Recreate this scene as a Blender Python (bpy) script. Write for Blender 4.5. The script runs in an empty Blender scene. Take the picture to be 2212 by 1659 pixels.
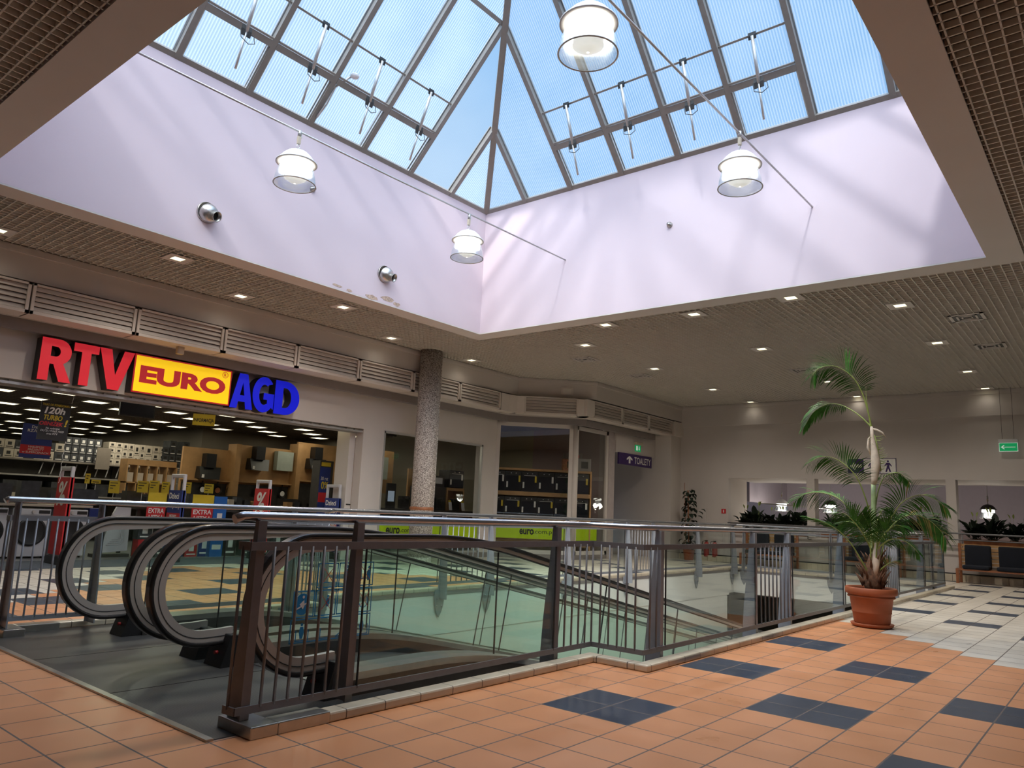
import bpy, bmesh, math, random
from mathutils import Vector, Matrix
from mathutils.geometry import tessellate_polygon
random.seed(7)
SC = bpy.context.scene
COL = SC.collection
R = math.radians

# ------------------------------------------------------------------ camera
yaw, pitch, roll = R(39.66174), R(9.64844), R(2.62016)
fw = Vector((math.cos(pitch)*math.cos(yaw), math.cos(pitch)*math.sin(yaw), math.sin(pitch)))
rt = fw.cross(Vector((0, 0, 1))).normalized()
up = rt.cross(fw)
r2 = math.cos(roll)*rt + math.sin(roll)*up
u2 = r2.cross(fw)
cd = bpy.data.cameras.new('camera'); cam = bpy.data.objects.new('camera', cd); COL.objects.link(cam)
cam.matrix_world = Matrix(((r2.x, u2.x, -fw.x, 0), (r2.y, u2.y, -fw.y, 0), (r2.z, u2.z, -fw.z, 1.2), (0, 0, 0, 1)))
cd.sensor_width = 36.0; cd.lens = 36.0*1611.746/2212.0; cd.clip_start = 0.02; cd.clip_end = 200
SC.camera = cam

# ------------------------------------------------------------------ sky, sun, exposure
SC.view_settings.view_transform = 'Standard'; SC.view_settings.look = 'None'
SC.view_settings.gamma = 1.0; SC.view_settings.exposure = 0.0; SC.view_settings.use_curve_mapping = False
W = bpy.data.worlds.new('sky'); SC.world = W; W.use_nodes = True
nt = W.node_tree; nt.nodes.clear()
wo = nt.nodes.new('ShaderNodeOutputWorld'); bg = nt.nodes.new('ShaderNodeBackground')
tc = nt.nodes.new('ShaderNodeTexCoord'); nz = nt.nodes.new('ShaderNodeTexNoise'); nz.inputs['Scale'].default_value = 1.6
nz.inputs['Detail'].default_value = 5
cr = nt.nodes.new('ShaderNodeValToRGB'); cr.color_ramp.elements[0].position = .42; cr.color_ramp.elements[1].position = .74
cr.color_ramp.elements[0].color = (.36, .62, .95, 1); cr.color_ramp.elements[1].color = (.74, .87, 1.0, 1)
nt.links.new(tc.outputs['Generated'], nz.inputs['Vector']); nt.links.new(nz.outputs['Fac'], cr.inputs['Fac'])
# haze brightens the sky on the sun's side
dt = nt.nodes.new('ShaderNodeVectorMath'); dt.operation = 'DOT_PRODUCT'; nt.links.new(tc.outputs['Generated'], dt.inputs[0])
sv = Vector((-.60, -.42, 1.0)).normalized(); dt.inputs[1].default_value = sv
mr = nt.nodes.new('ShaderNodeMapRange'); mr.inputs['From Min'].default_value = .25; mr.inputs['From Max'].default_value = 1.0; nt.links.new(dt.outputs['Value'], mr.inputs['Value'])
pw = nt.nodes.new('ShaderNodeMath'); pw.operation = 'POWER'; pw.inputs[1].default_value = 1.5; nt.links.new(mr.outputs[0], pw.inputs[0])
mxs = nt.nodes.new('ShaderNodeMix'); mxs.data_type = 'RGBA'; nt.links.new(pw.outputs[0], mxs.inputs[0]); nt.links.new(cr.outputs['Color'], mxs.inputs[6]); mxs.inputs[7].default_value = (1, .90, .78, 1)
st_ = nt.nodes.new('ShaderNodeMath'); st_.operation = 'MULTIPLY_ADD'; nt.links.new(pw.outputs[0], st_.inputs[0]); st_.inputs[1].default_value = 9.5; st_.inputs[2].default_value = .95
nt.links.new(mxs.outputs[2], bg.inputs['Color']); nt.links.new(st_.outputs[0], bg.inputs['Strength'])
nt.links.new(bg.outputs[0], wo.inputs[0])
SC.cycles.transparent_max_bounces = 32; SC.cycles.max_bounces = 10; SC.cycles.diffuse_bounces = 5
sd = bpy.data.lights.new('sun', 'SUN'); sd.energy = 3.6; sd.angle = R(4.0); sd.color = (1.0, .93, .85)
sun = bpy.data.objects.new('sun', sd); COL.objects.link(sun)
sun.rotation_euler = Vector((-.938, -.264, 1.0)).to_track_quat('Z', 'Y').to_euler()
sun.location = (0, 0, 20)

# ------------------------------------------------------------------ materials
def lin(c):
    return tuple((x/255.0/12.92 if x/255.0 <= .04045 else ((x/255.0+.055)/1.055)**2.4) for x in c)
MATS = {}
def pm(name, col, rough=.6, metal=0.0, noise=.06, nscale=8.0, emis=None, estr=0.0, spec=.5, bump=0.0):
    if name in MATS: return MATS[name]
    m = bpy.data.materials.new(name); m.use_nodes = True; t = m.node_tree; b = t.nodes['Principled BSDF']
    c = Vector(col[:3])
    g = t.nodes.new('ShaderNodeTexCoord'); n = t.nodes.new('ShaderNodeTexNoise'); n.inputs['Scale'].default_value = nscale
    n.inputs['Detail'].default_value = 3
    r = t.nodes.new('ShaderNodeValToRGB')
    r.color_ramp.elements[0].position = .3; r.color_ramp.elements[1].position = .7
    r.color_ramp.elements[0].color = (*(c*(1-noise)), 1); r.color_ramp.elements[1].color = (*[min(1, x) for x in (c*(1+noise))], 1)
    t.links.new(g.outputs['Object'], n.inputs['Vector']); t.links.new(n.outputs['Fac'], r.inputs['Fac'])
    t.links.new(r.outputs['Color'], b.inputs['Base Color'])
    b.inputs['Roughness'].default_value = rough; b.inputs['Metallic'].default_value = metal
    b.inputs['Specular IOR Level'].default_value = spec
    if emis is not None:
        b.inputs['Emission Color'].default_value = (*emis, 1); b.inputs['Emission Strength'].default_value = estr
    if bump:
        bn = t.nodes.new('ShaderNodeBump'); bn.inputs['Strength'].default_value = bump; bn.inputs['Distance'].default_value = .01
        t.links.new(n.outputs['Fac'], bn.inputs['Height']); t.links.new(bn.outputs['Normal'], b.inputs['Normal'])
    m.diffuse_color = (*c, 1); MATS[name] = m
    return m
def thin_glass(name, tint, refl=.05, rough=0.0, boost=1.0):
    """clear pane: tinted see-through with Schlick reflection that is the same from both sides"""
    m = bpy.data.materials.new(name); m.use_nodes = True; t = m.node_tree; t.nodes.clear()
    o = t.nodes.new('ShaderNodeOutputMaterial'); tr = t.nodes.new('ShaderNodeBsdfTransparent'); gl = t.nodes.new('ShaderNodeBsdfGlossy')
    f = t.nodes.new('ShaderNodeLayerWeight'); f.inputs[0].default_value = .5
    pw = t.nodes.new('ShaderNodeMath'); pw.operation = 'POWER'; pw.inputs[1].default_value = 5; t.links.new(f.outputs['Facing'], pw.inputs[0])
    ma = t.nodes.new('ShaderNodeMath'); ma.operation = 'MULTIPLY_ADD'; ma.inputs[1].default_value = .85; ma.inputs[2].default_value = refl; t.links.new(pw.outputs[0], ma.inputs[0]); ma.use_clamp = True
    mx = t.nodes.new('ShaderNodeMixShader')
    tr.inputs[0].default_value = (*tint, 1); gl.inputs['Roughness'].default_value = rough; gl.inputs['Color'].default_value = (.9*boost, .95*boost, .95*boost, 1)
    t.links.new(ma.outputs[0], mx.inputs[0]); t.links.new(tr.outputs[0], mx.inputs[1]); t.links.new(gl.outputs[0], mx.inputs[2])
    t.links.new(mx.outputs[0], o.inputs[0]); MATS[name] = m
    return m
M_wellwall = pm('lavender_paint', (.66, .545, .59), .7, noise=.015, nscale=1.2)
M_taupe = pm('warm_white_paint', (.57, .515, .47), .75, noise=.02, nscale=2)
M_frame = pm('soffit_paint', (.64, .59, .56), .75, noise=.015, nscale=2)
M_white = pm('white_paint', (.54, .49, .46), .7, noise=.02, nscale=2)
M_pit = pm('pit_white_paint', (.86, .84, .80), .7, noise=.02, nscale=2)
M_band = pm('grey_band_paint', (.22, .19, .18), .5, noise=.03)
M_louver = pm('louver_paint', (.64, .57, .51), .55, noise=.02)
M_cell = pm('ceiling_cell_metal', (.70, .65, .58), .55, noise=.02)
M_plenum = pm('plenum_dark', (.10, .08, .062), .9)
M_steel = pm('grey_rail_paint', (.31, .32, .35), .36, metal=.25, noise=.05, nscale=20)
M_steel_d = pm('dark_rail_paint', (.16, .155, .165), .42, metal=.1, noise=.06, nscale=20)
M_tube = pm('brushed_handrail_steel', (.42, .43, .46), .25, metal=.85, noise=.05, nscale=30)
M_inox = pm('stainless_steel', (.50, .48, .45), .28, metal=.9, noise=.08, nscale=14)
M_rubber = pm('black_rubber', (.012, .011, .011), .28, noise=.1)
M_guide = pm('light_guide_profile', (.52, .47, .42), .4, metal=.3, noise=.04)
M_black = pm('black_plastic', (.012, .012, .013), .4, noise=.2)
M_dark = pm('dark_metal', (.05, .046, .042), .45, metal=.4, noise=.15)
M_brownmetal = pm('brown_cladding', (.10, .08, .065), .35, metal=.5, noise=.1)
M_rafter = pm('aluminium_rafter', (.27, .245, .22), .45, metal=.35, noise=.06, nscale=10)
M_alu = pm('aluminium_light', (.55, .54, .52), .35, metal=.6, noise=.05)
M_gasket = pm('dark_gasket', (.03, .028, .028), .7)
M_lampwhite = pm('lamp_cap_white', (.80, .80, .80), .4, noise=.02)
M_glow = pm('lamp_glow', (1, 1, 1), .5, emis=(1.0, .90, .74), estr=7.0)
M_glow_soft = pm('lamp_refractor_inner', (.75, .72, .68), .3, emis=(1.0, .93, .80), estr=.75)
M_down = pm('downlight_glow', (1, 1, .9), .5, emis=(1.0, .95, .60), estr=2.2)
M_shoplight = pm('shop_panel_glow', (1, 1, .9), .5, emis=(1.0, .93, .62), estr=2.6)
M_wood = pm('birch_plywood', (.42, .24, .10), .5, noise=.12, nscale=5)
M_woodr = pm('red_brown_wood', (.28, .10, .04), .45, noise=.2, nscale=9)
M_navy = pm('navy_cushion', (.006, .008, .016), .9, noise=.15)
M_terra = pm('terracotta', (.34, .085, .028), .62, noise=.12, nscale=6)
M_soil = pm('soil', (.045, .025, .015), .95, noise=.4, nscale=40, bump=.6)
M_leaf = pm('palm_leaf', (.035, .125, .014), .6, noise=.35, nscale=12, spec=.25)
M_leafy = pm('palm_leaf_yellowing', (.22, .17, .03), .5, noise=.3, nscale=12)
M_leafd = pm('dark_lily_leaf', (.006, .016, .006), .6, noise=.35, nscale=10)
M_stalk = pm('palm_stalk', (.25, .30, .07), .5, noise=.2)
M_trunk = pm('palm_pale_sheath', (.62, .50, .38), .6, noise=.15, nscale=14, bump=.3)
M_trunkg = pm('palm_green_stem', (.34, .42, .20), .5, noise=.25, nscale=14)
M_fibre = pm('palm_brown_fibre', (.16, .075, .038), .85, noise=.5, nscale=25, bump=.8)
M_red = pm('sign_red', (.50, .012, .02), .4, noise=.03, emis=(.62, .012, .022), estr=.55)
M_blue = pm('sign_blue', (.004, .006, .45), .4, noise=.03, emis=(.0, .006, .50), estr=.65)
M_yellow = pm('sign_yellow', (.80, .55, .0), .4, noise=.02, emis=(.86, .52, .0), estr=.75)
M_dred = pm('sign_dark_red', (.35, .01, .012), .4, emis=(.38, .01, .012), estr=.55)
M_signside = pm('sign_side_dark', (.035, .028, .025), .6)
M_pred = pm('print_red', (.50, .015, .02), .5)
M_pblue = pm('print_blue', (.012, .03, .18), .5)
M_pyel = pm('print_yellow', (.62, .45, .02), .5)
M_pwhite = pm('print_white', (.75, .73, .70), .5)
M_pblack = pm('print_black', (.012, .011, .010), .5)
M_lime = pm('lime_vinyl', (.38, .55, .0), .5)
M_violet = pm('violet_sign', (.035, .012, .10), .5)
M_green = pm('exit_green', (.0, .22, .07), .4, emis=(.0, .30, .09), estr=.6)
M_signw = pm('sign_white_lit', (.8, .85, .8), .4, emis=(.6, .75, .65), estr=.4)
M_appl = pm('appliance_white', (.52, .51, .53), .3, noise=.02)
M_carton = pm('white_carton', (.52, .46, .38), .7, noise=.05)
M_cartonk = pm('black_carton', (.04, .042, .048), .6, noise=.3)
M_cream = pm('shop_cream_wall', (.36, .33, .24), .8, noise=.02)
M_shopgrey = pm('shop_grey_wall', (.24, .21, .18), .8, noise=.02)
M_niche = pm('niche_mauve_wall', (.34, .26, .26), .8, noise=.02)
M_lav2 = pm('atrium_lavender', (.46, .41, .47), .8, noise=.02)
M_extred = pm('extinguisher_red', (.32, .02, .02), .35)
M_cyan = pm('sticker_blue', (.01, .22, .50), .5)
M_xred = pm('sticker_red', (.45, .05, .03), .5)
M_beige = pm('beige_plastic', (.5, .42, .32), .5)
M_kerb = None
G_rail = thin_glass('green_guard_glass', (.94, .975, .96), .03)
G_bal = thin_glass('green_balustrade_glass', (.925, .97, .945), .025)
G_shop = thin_glass('shop_window_glass', (.93, .94, .93), .04)
G_lamp = thin_glass('lamp_prismatic_glass', (.85, .89, .93), .22, .22)

def tile_floor():
    m = bpy.data.materials.new('tiled_floor'); m.use_nodes = True; t = m.node_tree; b = t.nodes['Principled BSDF']
    g = t.nodes.new('ShaderNodeTexCoord'); s = t.nodes.new('ShaderNodeSeparateXYZ'); t.links.new(g.outputs['Object'], s.inputs[0])
    def mt(op, a, c=None, d=None):
        n = t.nodes.new('ShaderNodeMath'); n.operation = op
        for k, v in enumerate((a, c, d)):
            if v is None: continue
            if isinstance(v, (int, float)): n.inputs[k].default_value = v
            else: t.links.new(v, n.inputs[k])
        return n.outputs[0]
    P = .3155
    gx = mt('DIVIDE', mt('SUBTRACT', s.outputs[0], 4.035), P); gy = mt('DIVIDE', mt('SUBTRACT', s.outputs[1], 2.985), P)
    fx = mt('FLOORED_MODULO', gx, 1.0); fy = mt('FLOORED_MODULO', gy, 1.0)
    ix = mt('FLOOR', gx); iy = mt('FLOOR', gy)
    wj = .016
    ex = mt('MINIMUM', fx, mt('SUBTRACT', 1.0, fx)); ey = mt('MINIMUM', fy, mt('SUBTRACT', 1.0, fy))
    joint = mt('LESS_THAN', mt('MINIMUM', ex, ey), wj)
    # which field: orange diamond or pale; boundary follows whole tiles
    cx = mt('ADD', mt('MULTIPLY', mt('ADD', ix, .5), P), 4.035); cy = mt('ADD', mt('MULTIPLY', mt('ADD', iy, .5), P), 2.985)
    a1 = mt('GREATER_THAN', mt('SUBTRACT', cx, cy), 7.45)
    a2 = mt('GREATER_THAN', mt('ADD', cx, cy), 19.45)
    a3 = mt('GREATER_THAN', mt('SUBTRACT', cy, cx), 6.45)
    pale = mt('MAXIMUM', mt('MAXIMUM', a1, a2), a3)
    jm = mt('FLOORED_MODULO', mt('ADD', iy, 2.0), 3.0)
    k = mt('FLOOR', mt('DIVIDE', mt('ADD', iy, 2.0), 3.0))
    bx = mt('FLOORED_MODULO', mt('ADD', mt('ADD', gx, mt('MULTIPLY', k, 3.0)), mt('MULTIPLY', pale, 3.0)), 6.0)
    wid = mt('SUBTRACT', 2.0, mt('MULTIPLY', pale, .45))
    isblue = mt('MULTIPLY', mt('LESS_THAN', jm, 1.5), mt('LESS_THAN', bx, wid))
    dxy = mt('SUBTRACT', cx, cy)      # plain tiles without blue inlays along the edge of the orange field
    edge = mt('MULTIPLY', mt('GREATER_THAN', dxy, 6.45), mt('LESS_THAN', dxy, 9.3))
    isblue = mt('MULTIPLY', isblue, mt('SUBTRACT', 1.0, edge))
    lo_ = mt('MULTIPLY', mt('LESS_THAN', cx, 3.9), mt('LESS_THAN', cy, 6.0))      # no inlays round the landing
    l2_ = mt('MULTIPLY', mt('LESS_THAN', cx, 6.0), mt('MULTIPLY', mt('GREATER_THAN', cy, 3.05), mt('LESS_THAN', cy, 6.0)))
    isblue = mt('MULTIPLY', isblue, mt('SUBTRACT', 1.0, mt('MAXIMUM', lo_, l2_)))
    wn = t.nodes.new('ShaderNodeTexWhiteNoise'); wn.noise_dimensions = '2D'
    cb = t.nodes.new('ShaderNodeCombineXYZ'); t.links.new(ix, cb.inputs[0]); t.links.new(iy, cb.inputs[1]); t.links.new(cb.outputs[0], wn.inputs['Vector'])
    nz = t.nodes.new('ShaderNodeTexNoise'); nz.inputs['Scale'].default_value = 3.0; nz.inputs['Detail'].default_value = 4
    t.links.new(g.outputs['Object'], nz.inputs['Vector'])
    def mix(f, c1, c2):
        n = t.nodes.new('ShaderNodeMix'); n.data_type = 'RGBA'
        for i, v in ((0, f), (6, c1), (7, c2)):
            if isinstance(v, tuple): n.inputs[i].default_value = (*v, 1)
            else: t.links.new(v, n.inputs[i])
        return n.outputs[2]
    org = mix(wn.outputs['Value'], (.60, .255, .113), (.66, .29, .135))
    wht = mix(wn.outputs['Value'], (.58, .52, .44), (.64, .58, .50))
    base = mix(pale, org, wht)
    base = mix(isblue, base, (.030, .045, .075))
    base = mix(joint, base, (.13, .10, .085))
    dirt = mt('MULTIPLY_ADD', nz.outputs['Fac'], .24, .88)
    vm = t.nodes.new('ShaderNodeVectorMath'); vm.operation = 'SCALE'; t.links.new(base, vm.inputs[0]); t.links.new(dirt, vm.inputs['Scale'])
    t.links.new(vm.outputs[0], b.inputs['Base Color'])
    b.inputs['Specular IOR Level'].default_value = .35
    rr = mt('MULTIPLY_ADD', nz.outputs['Fac'], .25, .20)
    t.links.new(mt('MAXIMUM', rr, mt('MULTIPLY', joint, .7)), b.inputs['Roughness'])
    bn = t.nodes.new('ShaderNodeBump'); bn.inputs['Strength'].default_value = .35; bn.inputs['Distance'].default_value = .004
    t.links.new(mt('SUBTRACT', 1.0, joint), bn.inputs['Height']); t.links.new(bn.outputs['Normal'], b.inputs['Normal'])
    return m
M_floor = tile_floor()

def striped(name, axis, pitch, c1, c2, rough=.6, metal=0.0, duty=.5, bump=.5):
    m = bpy.data.materials.new(name); m.use_nodes = True; t = m.node_tree; b = t.nodes['Principled BSDF']
    g = t.nodes.new('ShaderNodeTexCoord'); s = t.nodes.new('ShaderNodeSeparateXYZ'); t.links.new(g.outputs['Object'], s.inputs[0])
    d = t.nodes.new('ShaderNodeMath'); d.operation = 'DIVIDE'; t.links.new(s.outputs[axis], d.inputs[0]); d.inputs[1].default_value = pitch
    f = t.nodes.new('ShaderNodeMath'); f.operation = 'FLOORED_MODULO'; t.links.new(d.outputs[0], f.inputs[0]); f.inputs[1].default_value = 1
    l = t.nodes.new('ShaderNodeMath'); l.operation = 'LESS_THAN'; t.links.new(f.outputs[0], l.inputs[0]); l.inputs[1].default_value = duty
    nz = t.nodes.new('ShaderNodeTexNoise'); nz.inputs['Scale'].default_value = 2.5; nz.inputs['Detail'].default_value = 6; t.links.new(g.outputs['Object'], nz.inputs['Vector'])
    n = t.nodes.new('ShaderNodeMix'); n.data_type = 'RGBA'; t.links.new(l.outputs[0], n.inputs[0]); n.inputs[6].default_value = (*c1, 1); n.inputs[7].default_value = (*c2, 1)
    mm = t.nodes.new('ShaderNodeMath'); mm.operation = 'MULTIPLY_ADD'; t.links.new(nz.outputs['Fac'], mm.inputs[0]); mm.inputs[1].default_value = .9; mm.inputs[2].default_value = .55
    vm = t.nodes.new('ShaderNodeVectorMath'); vm.operation = 'SCALE'; t.links.new(n.outputs[2], vm.inputs[0]); t.links.new(mm.outputs[0], vm.inputs['Scale'])
    t.links.new(vm.outputs[0], b.inputs['Base Color']); b.inputs['Roughness'].default_value = rough; b.inputs['Metallic'].default_value = metal
    bn = t.nodes.new('ShaderNodeBump'); bn.inputs['Strength'].default_value = bump; bn.inputs['Distance'].default_value = .003
    t.links.new(l.outputs[0], bn.inputs['Height']); t.links.new(bn.outputs['Normal'], b.inputs['Normal'])
    MATS[name] = m
    return m
M_plate = striped('ribbed_floor_plate', 1, .0125, (.035, .032, .03), (.12, .11, .10), .42, .5)
M_belt = striped('grooved_pallets', 1, .02, (.02, .018, .017), (.075, .066, .06), .5, .5)
M_kerbtile = striped('kerb_tile', 0, .29, (.58, .50, .38), (.10, .075, .06), .3, 0, .025, -.5)
M_kerbtile_y = striped('kerb_tile_y', 1, .29, (.58, .50, .38), (.10, .075, .06), .3, 0, .03, -.5)

def column_mat():
    m = bpy.data.materials.new('speckled_granite_plaster'); m.use_nodes = True; t = m.node_tree; b = t.nodes['Principled BSDF']
    g = t.nodes.new('ShaderNodeTexCoord'); n = t.nodes.new('ShaderNodeTexNoise'); n.inputs['Scale'].default_value = 60; n.inputs['Detail'].default_value = 2
    t.links.new(g.outputs['Object'], n.inputs['Vector'])
    r = t.nodes.new('ShaderNodeValToRGB'); r.color_ramp.elements[0].position = .42; r.color_ramp.elements[1].position = .56
    r.color_ramp.elements[0].color = (.17, .135, .12, 1); r.color_ramp.elements[1].color = (.62, .56, .51, 1)
    t.links.new(n.outputs['Fac'], r.inputs['Fac']); t.links.new(r.outputs['Color'], b.inputs['Base Color']); b.inputs['Roughness'].default_value = .8
    return m
M_column = column_mat()

def pane_mat(name, axis, clear=False):
    m = bpy.data.materials.new(name); m.use_nodes = True; t = m.node_tree; t.nodes.clear()
    o = t.nodes.new('ShaderNodeOutputMaterial'); tr = t.nodes.new('ShaderNodeBsdfTransparent'); tl = t.nodes.new('ShaderNodeBsdfTranslucent')
    tr.inputs[0].default_value = (.92, .96, .99, 1) if clear else (.86, .925, .98, 1)
    tl.inputs[0].default_value = (.48, .54, .62, 1)
    mx = t.nodes.new('ShaderNodeMixShader'); t.links.new(tr.outputs[0], mx.inputs[1]); t.links.new(tl.outputs[0], mx.inputs[2])
    g = t.nodes.new('ShaderNodeTexCoord'); s = t.nodes.new('ShaderNodeSeparateXYZ'); t.links.new(g.outputs['Object'], s.inputs[0])
    d = t.nodes.new('ShaderNodeMath'); d.operation = 'MULTIPLY'; t.links.new(s.outputs[axis], d.inputs[0]); d.inputs[1].default_value = 2*math.pi/.042
    si = t.nodes.new('ShaderNodeMath'); si.operation = 'SINE'; t.links.new(d.outputs[0], si.inputs[0])
    nz = t.nodes.new('ShaderNodeTexNoise'); nz.inputs['Scale'].default_value = 1.1; nz.inputs['Detail'].default_value = 6; t.links.new(g.outputs['Object'], nz.inputs['Vector'])
    a = t.nodes.new('ShaderNodeMath'); a.operation = 'MULTIPLY_ADD'; t.links.new(si.outputs[0], a.inputs[0]); a.inputs[1].default_value = .01 if clear else .17
    a.inputs[2].default_value = .02 if clear else .08
    c = t.nodes.new('ShaderNodeMath'); c.operation = 'MULTIPLY_ADD'; t.links.new(nz.outputs['Fac'], c.inputs[0]); c.inputs[1].default_value = .04 if clear else .30; t.links.new(a.outputs[0], c.inputs[2])
    c.use_clamp = True
    t.links.new(c.outputs[0], mx.inputs[0]); t.links.new(mx.outputs[0], o.inputs[0])
    return m
PANE_X = pane_mat('ribbed_polycarbonate_x', 0); PANE_Y = pane_mat('ribbed_polycarbonate_y', 1); PANE_C = pane_mat('clear_roof_pane', 0, True)

# ------------------------------------------------------------------ mesh helpers
def wloc(o):
    L = Vector((0,0,0))
    while o: L += o.location; o = o.parent
    return L
class MB:
    def __init__(s): s.v = []; s.f = []; s.mi = []; s.sm = []
    def add(s, vs, fs, mi=0, smooth=False):
        o = len(s.v); s.v += [tuple(v) for v in vs]
        for f in fs: s.f.append([i+o for i in f]); s.mi.append(mi); s.sm.append(smooth)
        return s
    def box(s, a, b, mi=0):
        x0, y0, z0 = a; x1, y1, z1 = b
        return s.add([(x0,y0,z0),(x1,y0,z0),(x1,y1,z0),(x0,y1,z0),(x0,y0,z1),(x1,y0,z1),(x1,y1,z1),(x0,y1,z1)],
              [(0,3,2,1),(4,5,6,7),(0,1,5,4),(1,2,6,5),(2,3,7,6),(3,0,4,7)], mi)
    def obox(s, c, U, V, N, hu, hv, hn, mi=0):
        c = Vector(c); U = Vector(U).normalized()*hu; V = Vector(V).normalized()*hv; N = Vector(N).normalized()*hn
        vs = [c-U-V-N, c+U-V-N, c+U+V-N, c-U+V-N, c-U-V+N, c+U-V+N, c+U+V+N, c-U+V+N]
        return s.add(vs, [(0,3,2,1),(4,5,6,7),(0,1,5,4),(1,2,6,5),(2,3,7,6),(3,0,4,7)], mi)
    def bar(s, p, q, w, h, upv=(0,0,1), mi=0):
        p = Vector(p); q = Vector(q); d = (q-p); L = d.length; d.normalize(); upv = Vector(upv)
        side = d.cross(upv)
        if side.length < 1e-5: side = d.cross(Vector((1,0,0)))
        side.normalize(); n = side.cross(d)
        return s.obox((p+q)/2, d, side, n, L/2, w/2, h/2, mi)
    def tube(s, pts, r, n=10, mi=0, cap=True, rads=None):
        pts = [Vector(p) for p in pts]; rings = []
        o = len(s.v); prev = None
        for i, p in enumerate(pts):
            if i == 0: d = pts[1]-pts[0]
            elif i == len(pts)-1: d = pts[-1]-pts[-2]
            else: d = (pts[i+1]-p).normalized()+(p-pts[i-1]).normalized()
            d.normalize()
            if prev is None:
                a = Vector((0,0,1)) if abs(d.z) < .9 else Vector((1,0,0)); e1 = d.cross(a).normalized()
            else:
                e1 = (prev - d*prev.dot(d)).normalized()
            prev = e1; e2 = d.cross(e1); rr = rads[i] if rads else r
            for k in range(n):
                t = 2*math.pi*k/n; s.v.append(tuple(p + e1*math.cos(t)*rr + e2*math.sin(t)*rr))
        for i in range(len(pts)-1):
            for k in range(n):
                a = o+i*n+k; b = o+i*n+(k+1)%n; s.f.append([a, b, b+n, a+n]); s.mi.append(mi); s.sm.append(True)
        if cap:
            s.f.append([o+k for k in range(n)][::-1]); s.mi.append(mi); s.sm.append(False)
            s.f.append([o+(len(pts)-1)*n+k for k in range(n)]); s.mi.append(mi); s.sm.append(False)
        return s
    def lathe(s, prof, c=(0,0,0), n=28, mi=0, smooth=True, caps=False):
        o = len(s.v); c = Vector(c)
        for r, z in prof:
            for k in range(n):
                t = 2*math.pi*k/n; s.v.append((c.x+r*math.cos(t), c.y+r*math.sin(t), c.z+z))
        for i in range(len(prof)-1):
            for k in range(n):
                a = o+i*n+k; b = o+i*n+(k+1)%n; s.f.append([a, b, b+n, a+n]); s.mi.append(mi); s.sm.append(smooth)
        if caps:
            s.f.append([o+k for k in range(n)][::-1]); s.mi.append(mi); s.sm.append(False)
            s.f.append([o+(len(prof)-1)*n+k for k in range(n)]); s.mi.append(mi); s.sm.append(False)
        return s
    def prism(s, loops, O, U, V, N, d, mi=0, mside=None):
        """2-D outline (first loop) with holes, drawn in axes U,V from O and given thickness d along N"""
        O = Vector(O); U = Vector(U); V = Vector(V); N = Vector(N)
        if mside is None: mside = mi
        L3 = [[Vector((x, y, 0)) for x, y in lp] for lp in loops]
        flat = [p for lp in L3 for p in lp]; tris = tessellate_polygon(L3)
        a = [O+U*p.x+V*p.y for p in flat]; b = [q+N*d for q in a]
        s.add(b, [tuple(t) for t in tris], mi); s.add(a, [tuple(t)[::-1] for t in tris], mi)
        for lp in loops:
            k = len(lp); aa = [O+U*x+V*y for x, y in lp]; bb = [q+N*d for q in aa]
            s.add(aa+bb, [(i, (i+1)%k, k+(i+1)%k, k+i) for i in range(k)], mside)
        return s
    def mesh(s, name, mats):
        me = bpy.data.meshes.new(name); me.from_pydata(s.v, [], s.f)
        if not isinstance(mats, (list, tuple)): mats = [mats]
        for m in mats: me.materials.append(m)
        for p, i, q in zip(me.polygons, s.mi, s.sm): p.material_index = i; p.use_smooth = q
        me.validate(); bm = bmesh.new(); bm.from_mesh(me); bmesh.ops.recalc_face_normals(bm, faces=bm.faces); bm.to_mesh(me); bm.free()
        return me
    def build(s, name, mats, parent=None, loc=None, bevel=0):
        if parent:                      # points are given in world space; keep them local to the parent
            L = wloc(parent); s.v = [(x-L.x, y-L.y, z-L.z) for x, y, z in s.v]
        ob = bpy.data.objects.new(name, s.mesh(name, mats)); COL.objects.link(ob)
        if parent: ob.parent = parent
        if loc: ob.location = loc
        if bevel:
            md = ob.modifiers.new('bevel', 'BEVEL'); md.width = bevel; md.segments = 2; md.limit_method = 'ANGLE'
        return ob

def tag(o, label, cat, group=None, kind=None):
    if label: o['label'] = label
    if cat: o['category'] = cat
    if group: o['group'] = group
    if kind: o['kind'] = kind
    return o
def thing(name, label, cat, loc=(0,0,0), rz=0, group=None, kind=None):
    o = bpy.data.objects.new(name, None); COL.objects.link(o); o.location = loc; o.rotation_euler = (0, 0, rz)
    o.empty_display_size = .1
    return tag(o, label, cat, group, kind)
def struct(o, label=None, cat=None):
    o['kind'] = 'structure'
    return tag(o, label, cat)
def copytree(o, parent=None):
    c = o.copy(); COL.objects.link(c); c.parent = parent
    for ch in list(o.children): copytree(ch, c)
    return c
ORD = ['first', 'second', 'third', 'fourth', 'fifth', 'sixth', 'seventh', 'eighth', 'ninth', 'tenth', 'eleventh', 'twelfth', 'thirteenth', 'fourteenth', 'fifteenth', 'sixteenth']

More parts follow.
